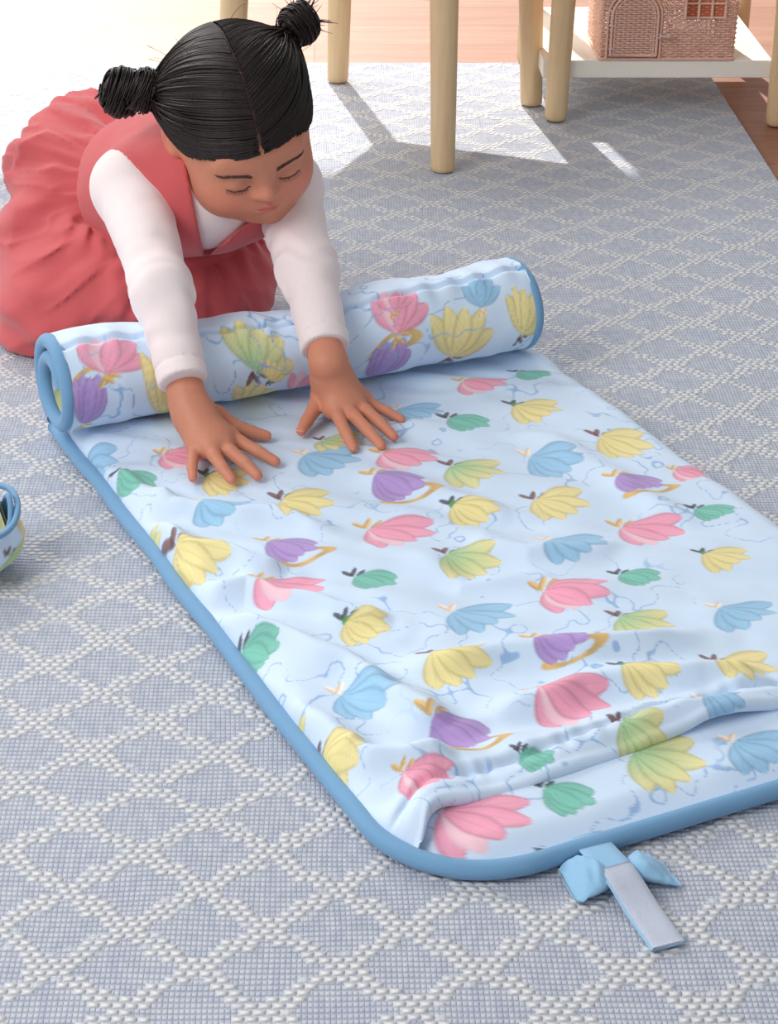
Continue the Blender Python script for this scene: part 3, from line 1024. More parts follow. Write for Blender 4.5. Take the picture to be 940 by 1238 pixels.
def bow_wing(root, tip_a, tip_b, peak, name='bow_loop'):
    """a gathered loop of fabric from the knot out to a flat folded end"""
    root, ta, tb = map(np.asarray, (root, tip_a, tip_b))
    n, k = 26, 28
    tt = np.linspace(0, 1, n); a = np.linspace(0, 2 * np.pi, k, endpoint=False)
    Vv_ = np.zeros((n, k, 3))
    mid = (ta + tb) / 2; wdir = (ta - tb); W = np.linalg.norm(wdir); wdir /= W
    L = mid - root
    for i, t in enumerate(tt):
        w = W / 2 * (0.36 + 0.64 * sstep(0.0, 0.65, t)) * (1 - 0.12 * sstep(0.85, 1, t))
        h = 0.0012 + (0.22 + 0.78 * sstep(0.05, 0.42, t)) * (0.0025 * (1 - t) + peak * math.sin(math.pi * min(t * 0.80 + 0.12, 1)) ** 0.8) * (1 - sstep(0.75, 1.0, t)) * (1 - 0.4 * t)
        skew = wdir * 0.004 * math.sin(t * 3)
        ctr = root + L * t + skew + np.array([0, 0, h + 0.001])
        fold = 1 + 0.22 * np.cos(3 * a + 2.2 * t) * (1 - 0.6 * t)
        Vv_[i] = ctr + np.cos(a)[:, None] * wdir * w + np.sin(a)[:, None] * (h * fold)[:, None] * np.array([0, 0, 1.0])
        Vv_[i, :, 2] = np.maximum(Vv_[i, :, 2], 0.0012) + 0.0012 * noise(Vv_[i, :, 0] * 260, Vv_[i, :, 1] * 200, seed=5)
        Vv_[i, :, 2] = np.maximum(Vv_[i, :, 2], 0.0008)
    Fc = [tuple(f) for f in grid_faces(n, k, wrap_m=True)] + [tuple(range(k))[::-1], tuple((n - 1) * k + i for i in range(k))]
    return mesh_obj(name, Vv_.reshape(-1, 3), [f[::-1] for f in Fc], STRAPM, strap)


bow_wing(G(750, 1070, .001), G(672, 1052, .003), G(698, 1098, .001), 0.0055)
bow_wing(G(750, 1066, .001), G(796, 1042, .003), G(826, 1078, .001), 0.0055)

# ================================================================== GIRL (distance fields -> one smooth skin per part)
class Field:
    def __init__(s, lo, hi, h):
        s.lo = np.asarray(lo, float); s.h = h
        s.n = np.ceil((np.asarray(hi, float) - s.lo) / h).astype(int) + 1
        s.F = np.full(s.n, 1.0, np.float32)
        s.ax = [(s.lo[i] + h * np.arange(s.n[i])).astype(np.float32) for i in range(3)]
    def box(s, lo, hi, pad):
        a = np.clip(np.floor((np.asarray(lo) - pad - s.lo) / s.h).astype(int), 0, s.n - 1)
        b = np.clip(np.ceil((np.asarray(hi) + pad - s.lo) / s.h).astype(int) + 1, 1, s.n)
        sl = tuple(slice(a[i], max(b[i], a[i] + 1)) for i in range(3))
        p = np.stack(np.meshgrid(*[s.ax[i][sl[i]] for i in range(3)], indexing='ij'), -1)
        return sl, p
    def op(s, fn, lo, hi, k=0.01, mode='u'):
        sl, p = s.box(lo, hi, k + 3 * s.h)
        d = fn(p).astype(np.float32)
        a = s.F[sl]
        if mode == 's': d = -d
        if k <= 1e-6: r = np.minimum(a, d) if mode == 'u' else np.maximum(a, d)
        elif mode == 'u':
            t = np.clip(0.5 + 0.5 * (d - a) / k, 0, 1); r = d * (1 - t) + a * t - k * t * (1 - t)
        else:
            t = np.clip(0.5 - 0.5 * (d - a) / k, 0, 1); r = d * (1 - t) + a * t + k * t * (1 - t)
        s.F[sl] = r
        return s
    def cone(s, a, b, ra, rb, k=0.01, mode='u'):
        a, b = np.asarray(a, np.float32), np.asarray(b, np.float32); R = max(ra, rb)
        return s.op(lambda p: d_cone(p, a, b, ra, rb), np.minimum(a, b) - R, np.maximum(a, b) + R, k, mode)
    def ell(s, c, r, M=None, k=0.01, mode='u'):
        c, r = np.asarray(c, np.float32), np.asarray(r, np.float32); R = float(r.max())
        return s.op(lambda p: d_ell(p, c, r, M), c - R, c + R, k, mode)
    def mesh(s, smooth=2):
        return surface_nets(s.F, s.lo, s.h, smooth)


def d_cone(p, a, b, ra, rb):
    ab = b - a; t = np.clip(((p - a) @ ab) / (ab @ ab + 1e-12), 0, 1)
    return np.linalg.norm(p - a - t[..., None] * ab, axis=-1) - (ra + (rb - ra) * t)


def d_ell(p, c, r, M=None):
    q = p - c
    if M is not None: q = q @ np.asarray(M, np.float32)        # columns of M = local axes
    k0 = np.linalg.norm(q / r, axis=-1); k1 = np.linalg.norm(q / (r * r), axis=-1) + 1e-9
    return k0 * (k0 - 1) / k1


def surface_nets(F, lo, h, smooth=2):
    S = F < 0
    nx, ny, nz = F.shape
    cnt = np.zeros((nx - 1, ny - 1, nz - 1), np.uint8)
    for i in (0, 1):
        for j in (0, 1):
            for k in (0, 1): cnt += S[i:nx - 1 + i, j:ny - 1 + j, k:nz - 1 + k]
    act = np.argwhere((cnt > 0) & (cnt < 8))
    idx = np.full(cnt.shape, -1, np.int32); idx[act[:, 0], act[:, 1], act[:, 2]] = np.arange(len(act))
    cor = {}
    for i in (0, 1):
        for j in (0, 1):
            for k in (0, 1): cor[i, j, k] = F[act[:, 0] + i, act[:, 1] + j, act[:, 2] + k]
    acc = np.zeros((len(act), 3)); num = np.zeros(len(act))
    for a in cor:
        for ax in range(3):
            if a[ax]: continue
            b = list(a); b[ax] = 1; b = tuple(b)
            fa, fb = cor[a], cor[b]; m = (fa < 0) != (fb < 0)
            t = np.where(m, fa / np.where(m, fa - fb, 1), 0)
            q = np.array(a, float)[None].repeat(len(act), 0); q[:, ax] += t
            acc[m] += q[m]; num += m
    V = (act + acc / num[:, None]) * h + lo
    quads = []
    for ax in range(3):
        o = [(0, 0, 0)] * 2
        sa = [slice(None)] * 3; sb = [slice(None)] * 3
        sa[ax] = slice(0, -1); sb[ax] = slice(1, None)
        A, B = S[tuple(sa)], S[tuple(sb)]
        e = np.argwhere(A != B)
        u, v = [(1, 2), (2, 0), (0, 1)][ax]
        e = e[(e[:, u] > 0) & (e[:, v] > 0) & (e[:, u] < F.shape[u] - 1) & (e[:, v] < F.shape[v] - 1)]
        fl = A[tuple(e.T)]
        def at(du, dv):
            q = e.copy(); q[:, u] += du; q[:, v] += dv
            return idx[tuple(q.T)]
        q = np.stack([at(-1, -1), at(0, -1), at(0, 0), at(-1, 0)], -1)
        q[~fl] = q[~fl][:, ::-1]
        quads.append(q)
    Q = np.concatenate(quads); Q = Q[(Q >= 0).all(1)]
    if smooth:
        E = np.concatenate([Q[:, [0, 1]], Q[:, [1, 2]], Q[:, [2, 3]], Q[:, [3, 0]]])
        deg = np.bincount(E.ravel(), minlength=len(V)).astype(float)[:, None] + 1e-9
        for it in range(smooth * 2):
            L = np.zeros_like(V)
            for c in range(3):
                L[:, c] = np.bincount(E[:, 0], V[E[:, 1], c], len(V)) + np.bincount(E[:, 1], V[E[:, 0], c], len(V))
            V = V + (0.55 if it % 2 == 0 else -0.57) * (L / deg - V)       # keeps the volume
    return V, Q.astype(np.int32)


# ---- head frame (right-hand image side = her left)
HPX, HT = (290, 147), 1.974
HC = P(*HPX, HT)
_f = -ray(*HPX); _f = _f / np.linalg.norm(_f)                   # towards the camera
_r = np.array([1.0, 0, 0]) - _f * _f[0]; _r /= np.linalg.norm(_r)
_u = np.cross(_f, _r)
def cam2w(c): return c[0] * _r + c[1] * _u + c[2] * _f
HF = cam2w((0.30, -0.65, 0.70)); HF /= np.linalg.norm(HF)
HE = cam2w((0.953, 0.256, -0.159)); HE -= HF * (HE @ HF); HE /= np.linalg.norm(HE)
HU = np.cross(HE, HF) * -1
if HU @ cam2w((0, 1, 0.5)) < 0: HU = -HU
HM = np.stack([HE, HF, HU], 1)                                   # local x (her left), y (forward), z (up)
def hd(x, y, z): return HC + HM @ np.array([x, y, z])
def hl(p): return (p - HC) @ HM

# ---- skeleton
Wc = P(180, 228, 2.19)
Ch = P(250, 222, 2.055)
AX = Ch - Wc; AXL = np.linalg.norm(AX); AX = AX / AXL
ShR, ElR, WrR = P(158, 226, 2.05), P(196, 352, 1.925), P(228, 488, 1.888)
ShL, ElL, WrL = P(342, 226, 2.065), P(372, 326, 1.995), P(397, 440, 1.935)
Nk = hd(0, -0.030, -0.070)
CUFR, CUFL = P(221, 462, 1.886), P(393, 421, 1.946)

# fingers: photo pixels of the knuckle, middle joint and tip, with heights above the mat
MZ = 0.0275
def gp(px, py, z): return G(px, py, MZ + z)
HANDS = dict(
    R=dict(wrist=WrR, palm=[(243, 520, .021), (262, 530, .020)],
           fingers=[[(276, 529, .017), (290, 534, .0165), (312, 546, .0115), (333, 558, .0055)],
                    [(268, 537, .018), (279, 546, .0175), (296, 560, .012), (311, 575, .0055)],
                    [(254, 541, .018), (259, 551, .017), (269, 566, .0115), (280, 580, .0055)],
                    [(240, 538, .016), (234, 549, .014), (232, 565, .009), (233, 578, .005)]],
           thumb=[(262, 504, .019), (286, 517, .014), (305, 523, .009), (322, 527, .006)]),
    L=dict(wrist=WrL, palm=[(406, 474, .022), (420, 482, .021)],
           fingers=[[(404, 494, .017), (409, 504, .0165), (418, 524, .0115), (427, 542, .0055)],
                    [(418, 493, .018), (428, 503, .0175), (446, 522, .012), (461, 539, .0055)],
                    [(429, 489, .018), (442, 496, .017), (461, 513, .0115), (476, 528, .0055)],
                    [(436, 482, .016), (448, 488, .014), (468, 498, .009), (485, 507, .005)]],
           thumb=[(389, 478, .019), (380, 494, .014), (371, 509, .009), (364, 521, .006)]))
FR = [0.0060, 0.0061, 0.0060, 0.0053]


def head_field(Fd):
    """skull, face and ears, all in head coordinates"""
    M = HM
    def E(x, y, z, rx, ry, rz, k=0.01, mode='u', rot=None):
        Fd.ell(hd(x, y, z), (rx, ry, rz), M if rot is None else M @ rot, k, mode)
    E(0, -0.010, 0.012, 0.0685, 0.083, 0.075, 0.01)            # skull
    E(0, 0.020, -0.030, 0.0545, 0.055, 0.058, 0.03)            # face mass
    for s in (-1, 1):
        E(s * 0.030, 0.042, -0.040, 0.0255, 0.028, 0.027, 0.022)  # round cheeks
    E(0, 0.052, -0.066, 0.019, 0.018, 0.016, 0.022)            # chin
    E(0, 0.064, -0.042, 0.019, 0.0165, 0.014, 0.014)           # muzzle
    E(0, 0.0625, 0.010, 0.044, 0.012, 0.022, 0.014)              # brow
    for s in (-1, 1):
        E(s * 0.0265, 0.0795, -0.010, 0.0130, 0.0110, 0.0068, 0.010, 's')   # socket
        E(s * 0.0265, 0.0640, -0.0115, 0.0125, 0.0115, 0.0100, 0.005)        # closed lid
    # nose
    Fd.cone(hd(0, 0.071, -0.003), hd(0, 0.0805, -0.0220), 0.0052, 0.0066, 0.010)
    E(0, 0.0830, -0.0232, 0.0080, 0.0072, 0.0066, 0.006)
    for s in (-1, 1):
        E(s * 0.0088, 0.0770, -0.0255, 0.0056, 0.0062, 0.0050, 0.004)
        E(s * 0.0046, 0.0830, -0.0305, 0.0018, 0.0024, 0.0014, 0.002, 's')
    # lips: a bowed upper lip over a shorter full lower lip
    for s in (-1, 1):
        Fd.cone(hd(0, 0.0812, -0.0392), hd(s * 0.0115, 0.0748, -0.0425), 0.0034, 0.0016, 0.0025)
    Fd.cone(hd(-0.006, 0.0780, -0.0468), hd(0.006, 0.0780, -0.0468), 0.0040, 0.0040, 0.004)
    for s in (-1, 1):
        Fd.cone(hd(0, 0.0835, -0.0432), hd(s * 0.011, 0.0780, -0.0445), 0.0010, 0.0010, 0.0016, 's')
    # ears
    for s in (-1, 1):
        a = math.radians(18) * s
        rot = np.array([[math.cos(a), -math.sin(a), 0], [math.sin(a), math.cos(a), 0], [0, 0, 1.0]])
        E(s * 0.0695, -0.012, -0.012, 0.0062, 0.0150, 0.0215, 0.006, 'u', rot)
        E(s * 0.0765, -0.010, -0.011, 0.0050, 0.0085, 0.0135, 0.003, 's', rot)
    # neck
    Fd.cone(hd(0, -0.018, -0.030), Nk, 0.036, 0.031, 0.015)
    Fd.cone(Nk, Ch, 0.031, 0.038, 0.01)
    return Fd


def hand_field(Fd, H):
    wr = np.asarray(H['wrist']); pal = [gp(*q) for q in H['palm']]
    fi = [[gp(*q) for q in f] for f in H['fingers']]
    th = [gp(*q) for q in H['thumb']]
    Fd.cone(wr, (wr + pal[0]) / 2 + [0, 0, .001], 0.0170, 0.0172, 0.012)
    # palm: fan of cones from the wrist to each knuckle
    for j, f in enumerate(fi):
        Fd.cone((wr + pal[0]) / 2, f[0], 0.0160, 0.0100, 0.010)
        Fd.cone(pal[0], f[0], 0.0135, 0.0095, 0.008)
    Fd.cone(pal[0], pal[1], 0.0125, 0.0115, 0.010)
    for j, f in enumerate(fi):
        r = FR[j]
        Fd.cone(f[0], f[1], r * 1.18, r * 1.08, 0.0035)
        Fd.cone(f[1], f[2], r * 1.06, r * 0.97, 0.0020)
        Fd.cone(f[2], f[3], r * 0.98, r * 0.80, 0.0016)
    Fd.cone((wr + th[0]) / 2, th[0], 0.0120, 0.0105, 0.008)
    Fd.cone(th[0], th[1], 0.0098, 0.0075, 0.006)
    Fd.cone(th[1], th[2], 0.0072, 0.0066, 0.002)
    Fd.cone(th[2], th[3], 0.0066, 0.0052, 0.0016)
    return Fd


SKIN_RGB = lin(208, 139, 111)


def skin_mat():
    m = NT('skin')
    col = m.n('ShaderNodeVertexColor', layer_name='Col').outputs[0]
    n = m.noise(700, 2); n2 = m.noise(60, 3)
    h = m.n('ShaderNodeHueSaturation'); m.put(col, h.inputs['Color'])
    m.put(m.math('ADD', 0.95, m.math('MULTIPLY', n2, 0.10)), h.inputs['Value'])
    m.set(Base_Color=h.outputs[0], Roughness=0.52)
    m.b.inputs['Subsurface Weight'].default_value = 0.18
    m.b.inputs['Subsurface Radius'].default_value = (0.010, 0.004, 0.002)
    m.b.inputs['Subsurface Scale'].default_value = 0.4
    m.b.inputs['Specular IOR Level'].default_value = 0.35
    m.bump(m.math('ADD', n, m.math('MULTIPLY', n2, 0.6)), 0.08, 0.0006)
    return m.m


SKIN = skin_mat()
NAILM = mat_plain('fingernail', (236, 182, 160), 0.3)

# one field for the whole visible skin
blo = np.array([-0.335, 1.615, 0.004]); bhi = np.array([0.095, 2.27, 0.41])
BODY = Field(blo, bhi, 0.0019)
B_ = BODY
Hp = Wc - AX * 0.07 + np.array([0, 0, -0.03])
B_.cone(Wc - AX * 0.06, Ch, 0.066, 0.060, 0.02)
B_.cone(ShR, ShL, 0.030, 0.030, 0.03)
for kx, s in ((P(150, 365, 2.20), 0), (P(262, 345, 2.17), 1)):
    kx = kx.copy(); kx[2] = max(kx[2], 0.06)
    B_.cone(Hp, kx, 0.052, 0.040, 0.02)
    B_.cone(kx, Hp + np.array([0.03 * s, 0.06, -0.07]), 0.034, 0.028, 0.015)
B_.cone(ShR, ElR, 0.026, 0.0215, 0.01); B_.cone(ElR, WrR, 0.0215, 0.0166, 0.008)
B_.cone(ShL, ElL, 0.026, 0.0215, 0.01); B_.cone(ElL, WrL, 0.0215, 0.0166, 0.008)
head_field(B_)
for k_ in 'RL': hand_field(B_, HANDS[k_])
bv, bf = BODY.mesh(2)
# finger pads rest on the cloth, never under it
# ---- skin colour: cheeks, lips, ears, knuckles
L_ = hl(bv)
bc = np.repeat(SKIN_RGB[None], len(bv), 0)


def tint(mask, rgb, a):
    global bc
    mk = (np.clip(mask, 0, 1) * a)[:, None]; bc = bc * (1 - mk) + rgb * mk


face = sstep(0.02, 0.04, L_[:, 1])
for s in (-1, 1):
    tint(np.exp(-(((L_[:, 0] - s * 0.036) / 0.022) ** 2 + ((L_[:, 2] + 0.034) / 0.018) ** 2)) * face, lin(232, 140, 118), 0.55)
    tint(np.exp(-(((L_[:, 0] - s * 0.0265) / 0.012) ** 2 + ((L_[:, 2] + 0.006) / 0.006) ** 2)) * face, lin(206, 146, 122), 0.45)
    tint(np.exp(-(((L_[:, 0] - s * 0.071) / 0.010) ** 2 + ((L_[:, 1] + 0.010) / 0.014) ** 2 + ((L_[:, 2] + 0.012) / 0.022) ** 2)), lin(232, 142, 116), 0.5)
lipd = np.minimum(np.minimum(d_cone(bv, hd(0, 0.0805, -0.0395), hd(0.0110, 0.0755, -0.0425), .0044, .0024), d_cone(bv, hd(0, 0.0805, -0.0395), hd(-0.0110, 0.0755, -0.0425), .0044, .0024)),
                  d_cone(bv, hd(-0.006, 0.0785, -0.0465), hd(0.006, 0.0785, -0.0465), .0046, .0046))
tint((1 - sstep(-0.0008, 0.0010, lipd)) * sstep(0.060, 0.066, L_[:, 1]), lin(206, 104, 98), 0.85)
tint(np.exp(-(((L_[:, 0]) / 0.012) ** 2 + ((L_[:, 2] + 0.025) / 0.009) ** 2)) * sstep(0.07, 0.08, L_[:, 1]), lin(226, 142, 120), 0.35)
for k_ in 'RL':
    H = HANDS[k_]
    for f in H['fingers'] + [H['thumb']]:
        for q, rr, a in ((gp(*f[3]), 0.007, 0.55), (gp(*f[1]), 0.006, 0.25), (gp(*f[2]), 0.004, 0.2)):
            tint(np.exp(-(((bv - q) ** 2).sum(1) / rr ** 2)), lin(222, 132, 112), a)
girl = empty('girl', (*Wc[:2], 0.0), 'toddler girl in a coral pink dress kneeling and pressing down the rolled mat', 'person')
body = mesh_obj('body', bv, bf, SKIN, girl, colors=bc)

# ---- nails
for k_ in 'RL':
    H = HANDS[k_]
    for f, r in zip(H['fingers'] + [H['thumb']], FR + [0.0066]):
        a, b = gp(*f[2]), gp(*f[3]); d = b - a; d /= np.linalg.norm(d)
        c = b + np.array([0, 0, r * 0.62]) + d * r * 0.05
        side_ = np.cross(d, [0, 0, 1]); side_ /= np.linalg.norm(side_); upn = np.cross(side_, d)
        n1, n2 = 7, 9; Vn = []
        for i in range(n1):
            for j in range(n2):
                x_ = (i / (n1 - 1) - 0.5) * 2; y_ = (j / (n2 - 1) - 0.5) * 2
                lim = math.sqrt(max(0.0, 1 - 0.75 * x_ ** 4)); yy_ = y_ * lim
                Vn.append(c + d * x_ * r * 0.72 + side_ * yy_ * r * 0.66 + upn * (-0.30 * r * yy_ ** 2 - 0.18 * r * max(x_, 0) ** 2 + 0.0001))
        mesh_obj('fingernail', Vn, grid_faces(n1, n2), NAILM, body)

# ---- brows and lashes
HAIRM_ = NT('brow_hair'); HAIRM_.set(Base_Color=lin(92, 62, 50), Roughness=0.6)


def snap(p, lift=0.0004):
    d = ((bv - p) ** 2).sum(1); b = np.argmin(d)
    n = p - hd(0, 0, -0.01); n /= np.linalg.norm(n)
    return bv[b] + n * lift


for s in (-1, 1):
    m = MB()
    for i in range(46):
        t = i / 45
        x_ = 0.0115 + 0.031 * t; z_ = 0.0015 + 0.0032 * math.sin(math.pi * (0.1 + 0.8 * t)) - 0.0012 * t
        for q in range(4):
            zz_ = z_ + rng.uniform(-0.0018, 0.0018) * (1 - 0.5 * t)
            a = snap(hd(s * x_, 0.075 - 9 * (x_ - 0.01) ** 2, zz_)); b = snap(hd(s * (x_ + 0.0042), 0.074 - 9 * (x_ - 0.007) ** 2, zz_ + 0.0008))
            m.add(*tube([a, (a + b) / 2 + (a - hd(0, 0, 0)) * 0.002, b], [0.00034, 0.00034, 0.00012], 4))
    m.build('eyebrow', HAIRM_.m, body)
    m = MB()
    line = [snap(hd(s * (0.0265 + 0.0125 * w), 0.0765 - 0.004 * w * w, -0.0148 - 0.0026 * (1 - w * w)), 0.0003) for w in np.linspace(-1, 1, 17)]
    m.add(*tube(line, [0.0003 + 0.0006 * math.sin(math.pi * min(0.1 + 0.8 * i / 16, 1)) for i in range(17)], 5))
    for i in range(2, 17):
        w = -1 + i / 8
        a = line[i]; b = a + HM @ np.array([s * (0.0008 + 0.0012 * w), 0.0026, -0.0030])
        m.add(*tube([a, (a + b) / 2 + HF * 0.0006, b], [0.00028, 0.00022, 0.00008], 4))
    m.build('eyelashes', HAIRM_.m, body)

# ---- hair
def hair_mat():
    m = NT('dark_hair')
    n = m.noise(500, 2); n2 = m.noise(80, 3)
    m.set(Base_Color=m.mix(m.rng(n2, 0.3, 0.7), lin(20, 12, 10), lin(42, 28, 23)), Roughness=m.rng(n, 0.2, 0.8, 0.36, 0.54))
    m.b.inputs['Specular IOR Level'].default_value = 0.42
    m.bump(n, 0.1, 0.0005)
    return m.m


HAIR = hair_mat()
SCALPM = NT('scalp_hair'); SCALPM.set(Base_Color=SCALPM.n('ShaderNodeVertexColor', layer_name='Col').outputs[0], Roughness=0.6)
HR = np.array([0.0725, 0.0870, 0.0800]); HO = np.array([0, -0.010, 0.012])


def hairline(x):   # height of the front hairline at side position x
    ax_ = np.abs(x)
    return 0.027 - 0.9 * np.clip(ax_ - 0.034, 0, 1) ** 1.0 * 0.75


def cap_fn(p):
    q = (p - HC) @ HM.astype(np.float32)
    d = d_ell(q, HO.astype(np.float32), HR.astype(np.float32))
    # scoop away the face, the ears and the nape
    facecut = np.minimum(q[..., 1] - (0.010 - 0.45 * np.clip(np.abs(q[..., 0]) - 0.05, 0, 1)), hairline(q[..., 0]) - q[..., 2])
    d = np.maximum(d, facecut)
    nape = -0.050 - q[..., 2] - 0.25 * q[..., 1]
    d = np.maximum(d, nape)
    ear = 0.0 - (np.hypot((q[..., 1] + 0.006) / 1.0, (q[..., 2] + 0.022) / 1.25) - 0.021)
    ear = np.where(np.abs(q[..., 0]) > 0.04, ear, -1)
    d = np.maximum(d, ear)
    # parting groove
    part = 0.0022 * np.exp(-(q[..., 0] / 0.0022) ** 2) * (q[..., 2] > 0)
    return d + part


CAP = Field(HC - 0.115, HC + 0.115, 0.0019)
CAP.op(cap_fn, HC - 0.11, HC + 0.11, 0.0)
cv, cf2 = CAP.mesh(4)
cl = hl(cv)
ccol = np.repeat(lin(40, 29, 26)[None], len(cv), 0)
pm = (np.exp(-(cl[:, 0] / 0.0016) ** 2) * sstep(0.0, 0.02, cl[:, 2]))[:, None] * 0.8
ccol = ccol * (1 - pm) + lin(150, 110, 92) * pm
hair = mesh_obj('hair', cv, cf2, SCALPM.m, girl, colors=ccol)

BUN = {-1: np.array([-0.080, -0.056, 0.022]), 1: np.array([0.086, -0.064, 0.046])}
BASEP = {-1: np.array([-0.066, -0.050, 0.014]), 1: np.array([0.062, -0.052, 0.042])}


def strands():
    m = MB()
    for s in (-1, 1):
        tgt = (BASEP[s] - HO) / HR; tn = tgt / np.linalg.norm(tgt)
        starts = []
        for i in range(520):       # from the parting
            a = rng.uniform(math.radians(24), math.radians(172))      # angle in the sagittal plane from forward
            starts.append((s * (0.012 + 0.010 * rng.random()), math.cos(a), math.sin(a)))
        for i in range(420):       # from the front hairline
            x = s * rng.uniform(0.001, 0.066)
            z = hairline(x) + rng.uniform(-0.001, 0.016)
            yy_ = math.sqrt(max(0.02, 1 - (x / HR[0]) ** 2 - ((z - HO[2]) / HR[2]) ** 2))
            starts.append((x / HR[0], yy_, (z - HO[2]) / HR[2]))
        for i in range(160):       # from behind the ear and the nape
            a = rng.uniform(-0.5, 1.0)
            starts.append((s * rng.uniform(0.05, 0.9), -0.55 - 0.3 * rng.random(), -0.60 + 0.1 * rng.random()))
        for st in starts:
            st = np.array(st, float); st /= np.linalg.norm(st)
            w = math.acos(np.clip(st @ tn, -1, 1)); n = 13
            t = np.linspace(0, 1, n)
            pts = (np.sin((1 - t) * w)[:, None] * st + np.sin(t * w)[:, None] * tn) / math.sin(max(w, 1e-3))
            if st[1] > 0.3:        # sag towards the brow before sweeping back
                pts[:, 2] -= (0.16 * np.sin(math.pi * t) * max(0, st[1]) * np.clip(1.2 - abs(st[0]), 0, 1))[:]
                pts /= np.linalg.norm(pts, axis=1)[:, None]
            lift = 1.006 + 0.012 * rng.random() + 0.02 * np.sin(math.pi * t) * rng.random() ** 3
            loc = HO + pts * HR * lift[:, None] if hasattr(lift, '__len__') else HO + pts * HR * lift
            # gather at the bun
            loc = loc + (BASEP[s] * 1.02 + rng.normal(0, .0045, 3) - loc[-1]) * (t[:, None] ** 3)
            W = HC + loc @ HM.T
            m.add(*tube(W, np.linspace(0.0008, 0.0010, n) * rng.uniform(0.7, 1.25), 4, caps=False))
    # flyaways and the short fine hairs along the hairline
    for i in range(12):
        s = -1 if i < 8 else 1
        st = np.array([s * rng.uniform(.15, .9), rng.uniform(-.8, .3), rng.uniform(.2, .9)]); st /= np.linalg.norm(st)
        p0 = HO + st * HR * 1.01; d = np.array([s * .7, -.5, .3]) + rng.normal(0, .4, 3); d /= np.linalg.norm(d)
        pts = np.array([p0, p0 + st * .005 + d * .008, p0 + st * .006 + d * .02, p0 + st * .002 + d * rng.uniform(.016, .028)])
        m.add(*tube(HC + resample(pts, 10) @ HM.T, np.linspace(0.0003, 0.0001, 10), 3, caps=False))
    for i in range(150):
        s = 1 if i % 2 else -1
        x = s * rng.uniform(0.002, 0.064); z = hairline(x) + 0.003
        def sp_(x, z, k): return HO + np.array([x, HR[1] * math.sqrt(max(0.02, 1 - (x / HR[0]) ** 2 - ((z - HO[2]) / HR[2]) ** 2)) * k, z - HO[2]])
        pts = np.array([sp_(x, z, 1.005), sp_(x + s * 0.004, z - rng.uniform(.001, .006), 1.0), sp_(x + s * 0.011, z - rng.uniform(.000, .006), 1.002)])
        m.add(*tube(HC + resample(pts, 8) @ HM.T, np.linspace(0.0004, 0.00012, 8), 3, caps=False))
    return m


hs = strands().build('hair_strands', HAIR, hair)
for s in (-1, 1):
    m = MB()
    c = BUN[s]; axd = (BUN[s] - BASEP[s]); axd /= np.linalg.norm(axd)
    e1 = np.cross(axd, [0, 0, 1.0]); e1 /= np.linalg.norm(e1); e2 = np.cross(axd, e1)
    lobes = [(np.zeros(3), 0.0185, 0.0165)] if s == 1 else [(np.zeros(3), 0.0200, 0.0150), (axd * 0.025 + np.array([0, -0.010, -0.023]), 0.0215, 0.0200)]
    for off, R1, R2 in lobes:
        V, Fc = lathe([(0.001, -R2 * .95), (R1 * .6, -R2 * .8), (R1 * .95, -R2 * .3), (R1 * .98, R2 * .2), (R1 * .65, R2 * .75), (0.001, R2 * .95)], (0, 0, 0), 20)
        m.add((HC + (c + off) @ HM.T) + V @ np.stack([e1, e2, axd], 0) @ HM.T, Fc)
        for i in range(150):
            ph0 = rng.uniform(0, 2 * math.pi); tilt = rng.normal(0, 0.5); rr = R1 * rng.uniform(0.95, 1.22)
            a = ph0 + np.linspace(0, rng.uniform(1.5, 4.2), 14)
            hgt = R2 * rng.uniform(-0.8, 0.85)
            rad = rr * np.sqrt(max(0.15, 1 - (hgt / (R2 * 1.15)) ** 2)) * (1 + 0.05 * np.sin(3 * a))
            pts = np.cos(a)[:, None] * e1 * rad[:, None] + np.sin(a)[:, None] * e2 * rad[:, None] + axd * (hgt + 0.35 * rad * tilt * np.sin(a - ph0))[:, None]
            m.add(*tube(HC + (c + off + pts) @ HM.T, 0.0010 * rng.uniform(0.6, 1.3), 4, caps=False))
    if s == 1:        # wispy loose ends
        for i in range(46):
            d = axd * rng.uniform(.3, 1) + e1 * rng.normal(0, .7) + e2 * rng.normal(0, .7); d /= np.linalg.norm(d)
            p0 = c + d * 0.012; b_ = rng.normal(0, 0.008, 3)
            pts = np.array([p0, p0 + d * 0.010 + b_ * .4, p0 + d * rng.uniform(.014, .026) + b_])
            m.add(*tube(HC + resample(pts, 8) @ HM.T, np.linspace(0.0008, 0.0002, 8), 4, caps=False))
    m.build('hair_bun', HAIR, hair)
# ---- shirt: long sleeves, collar
SHIRTM = mat_cloth('white_jersey', (245, 231, 230), rough=0.88, weave=1300, sheen=0.3, bump=0.15, vary=0.03)


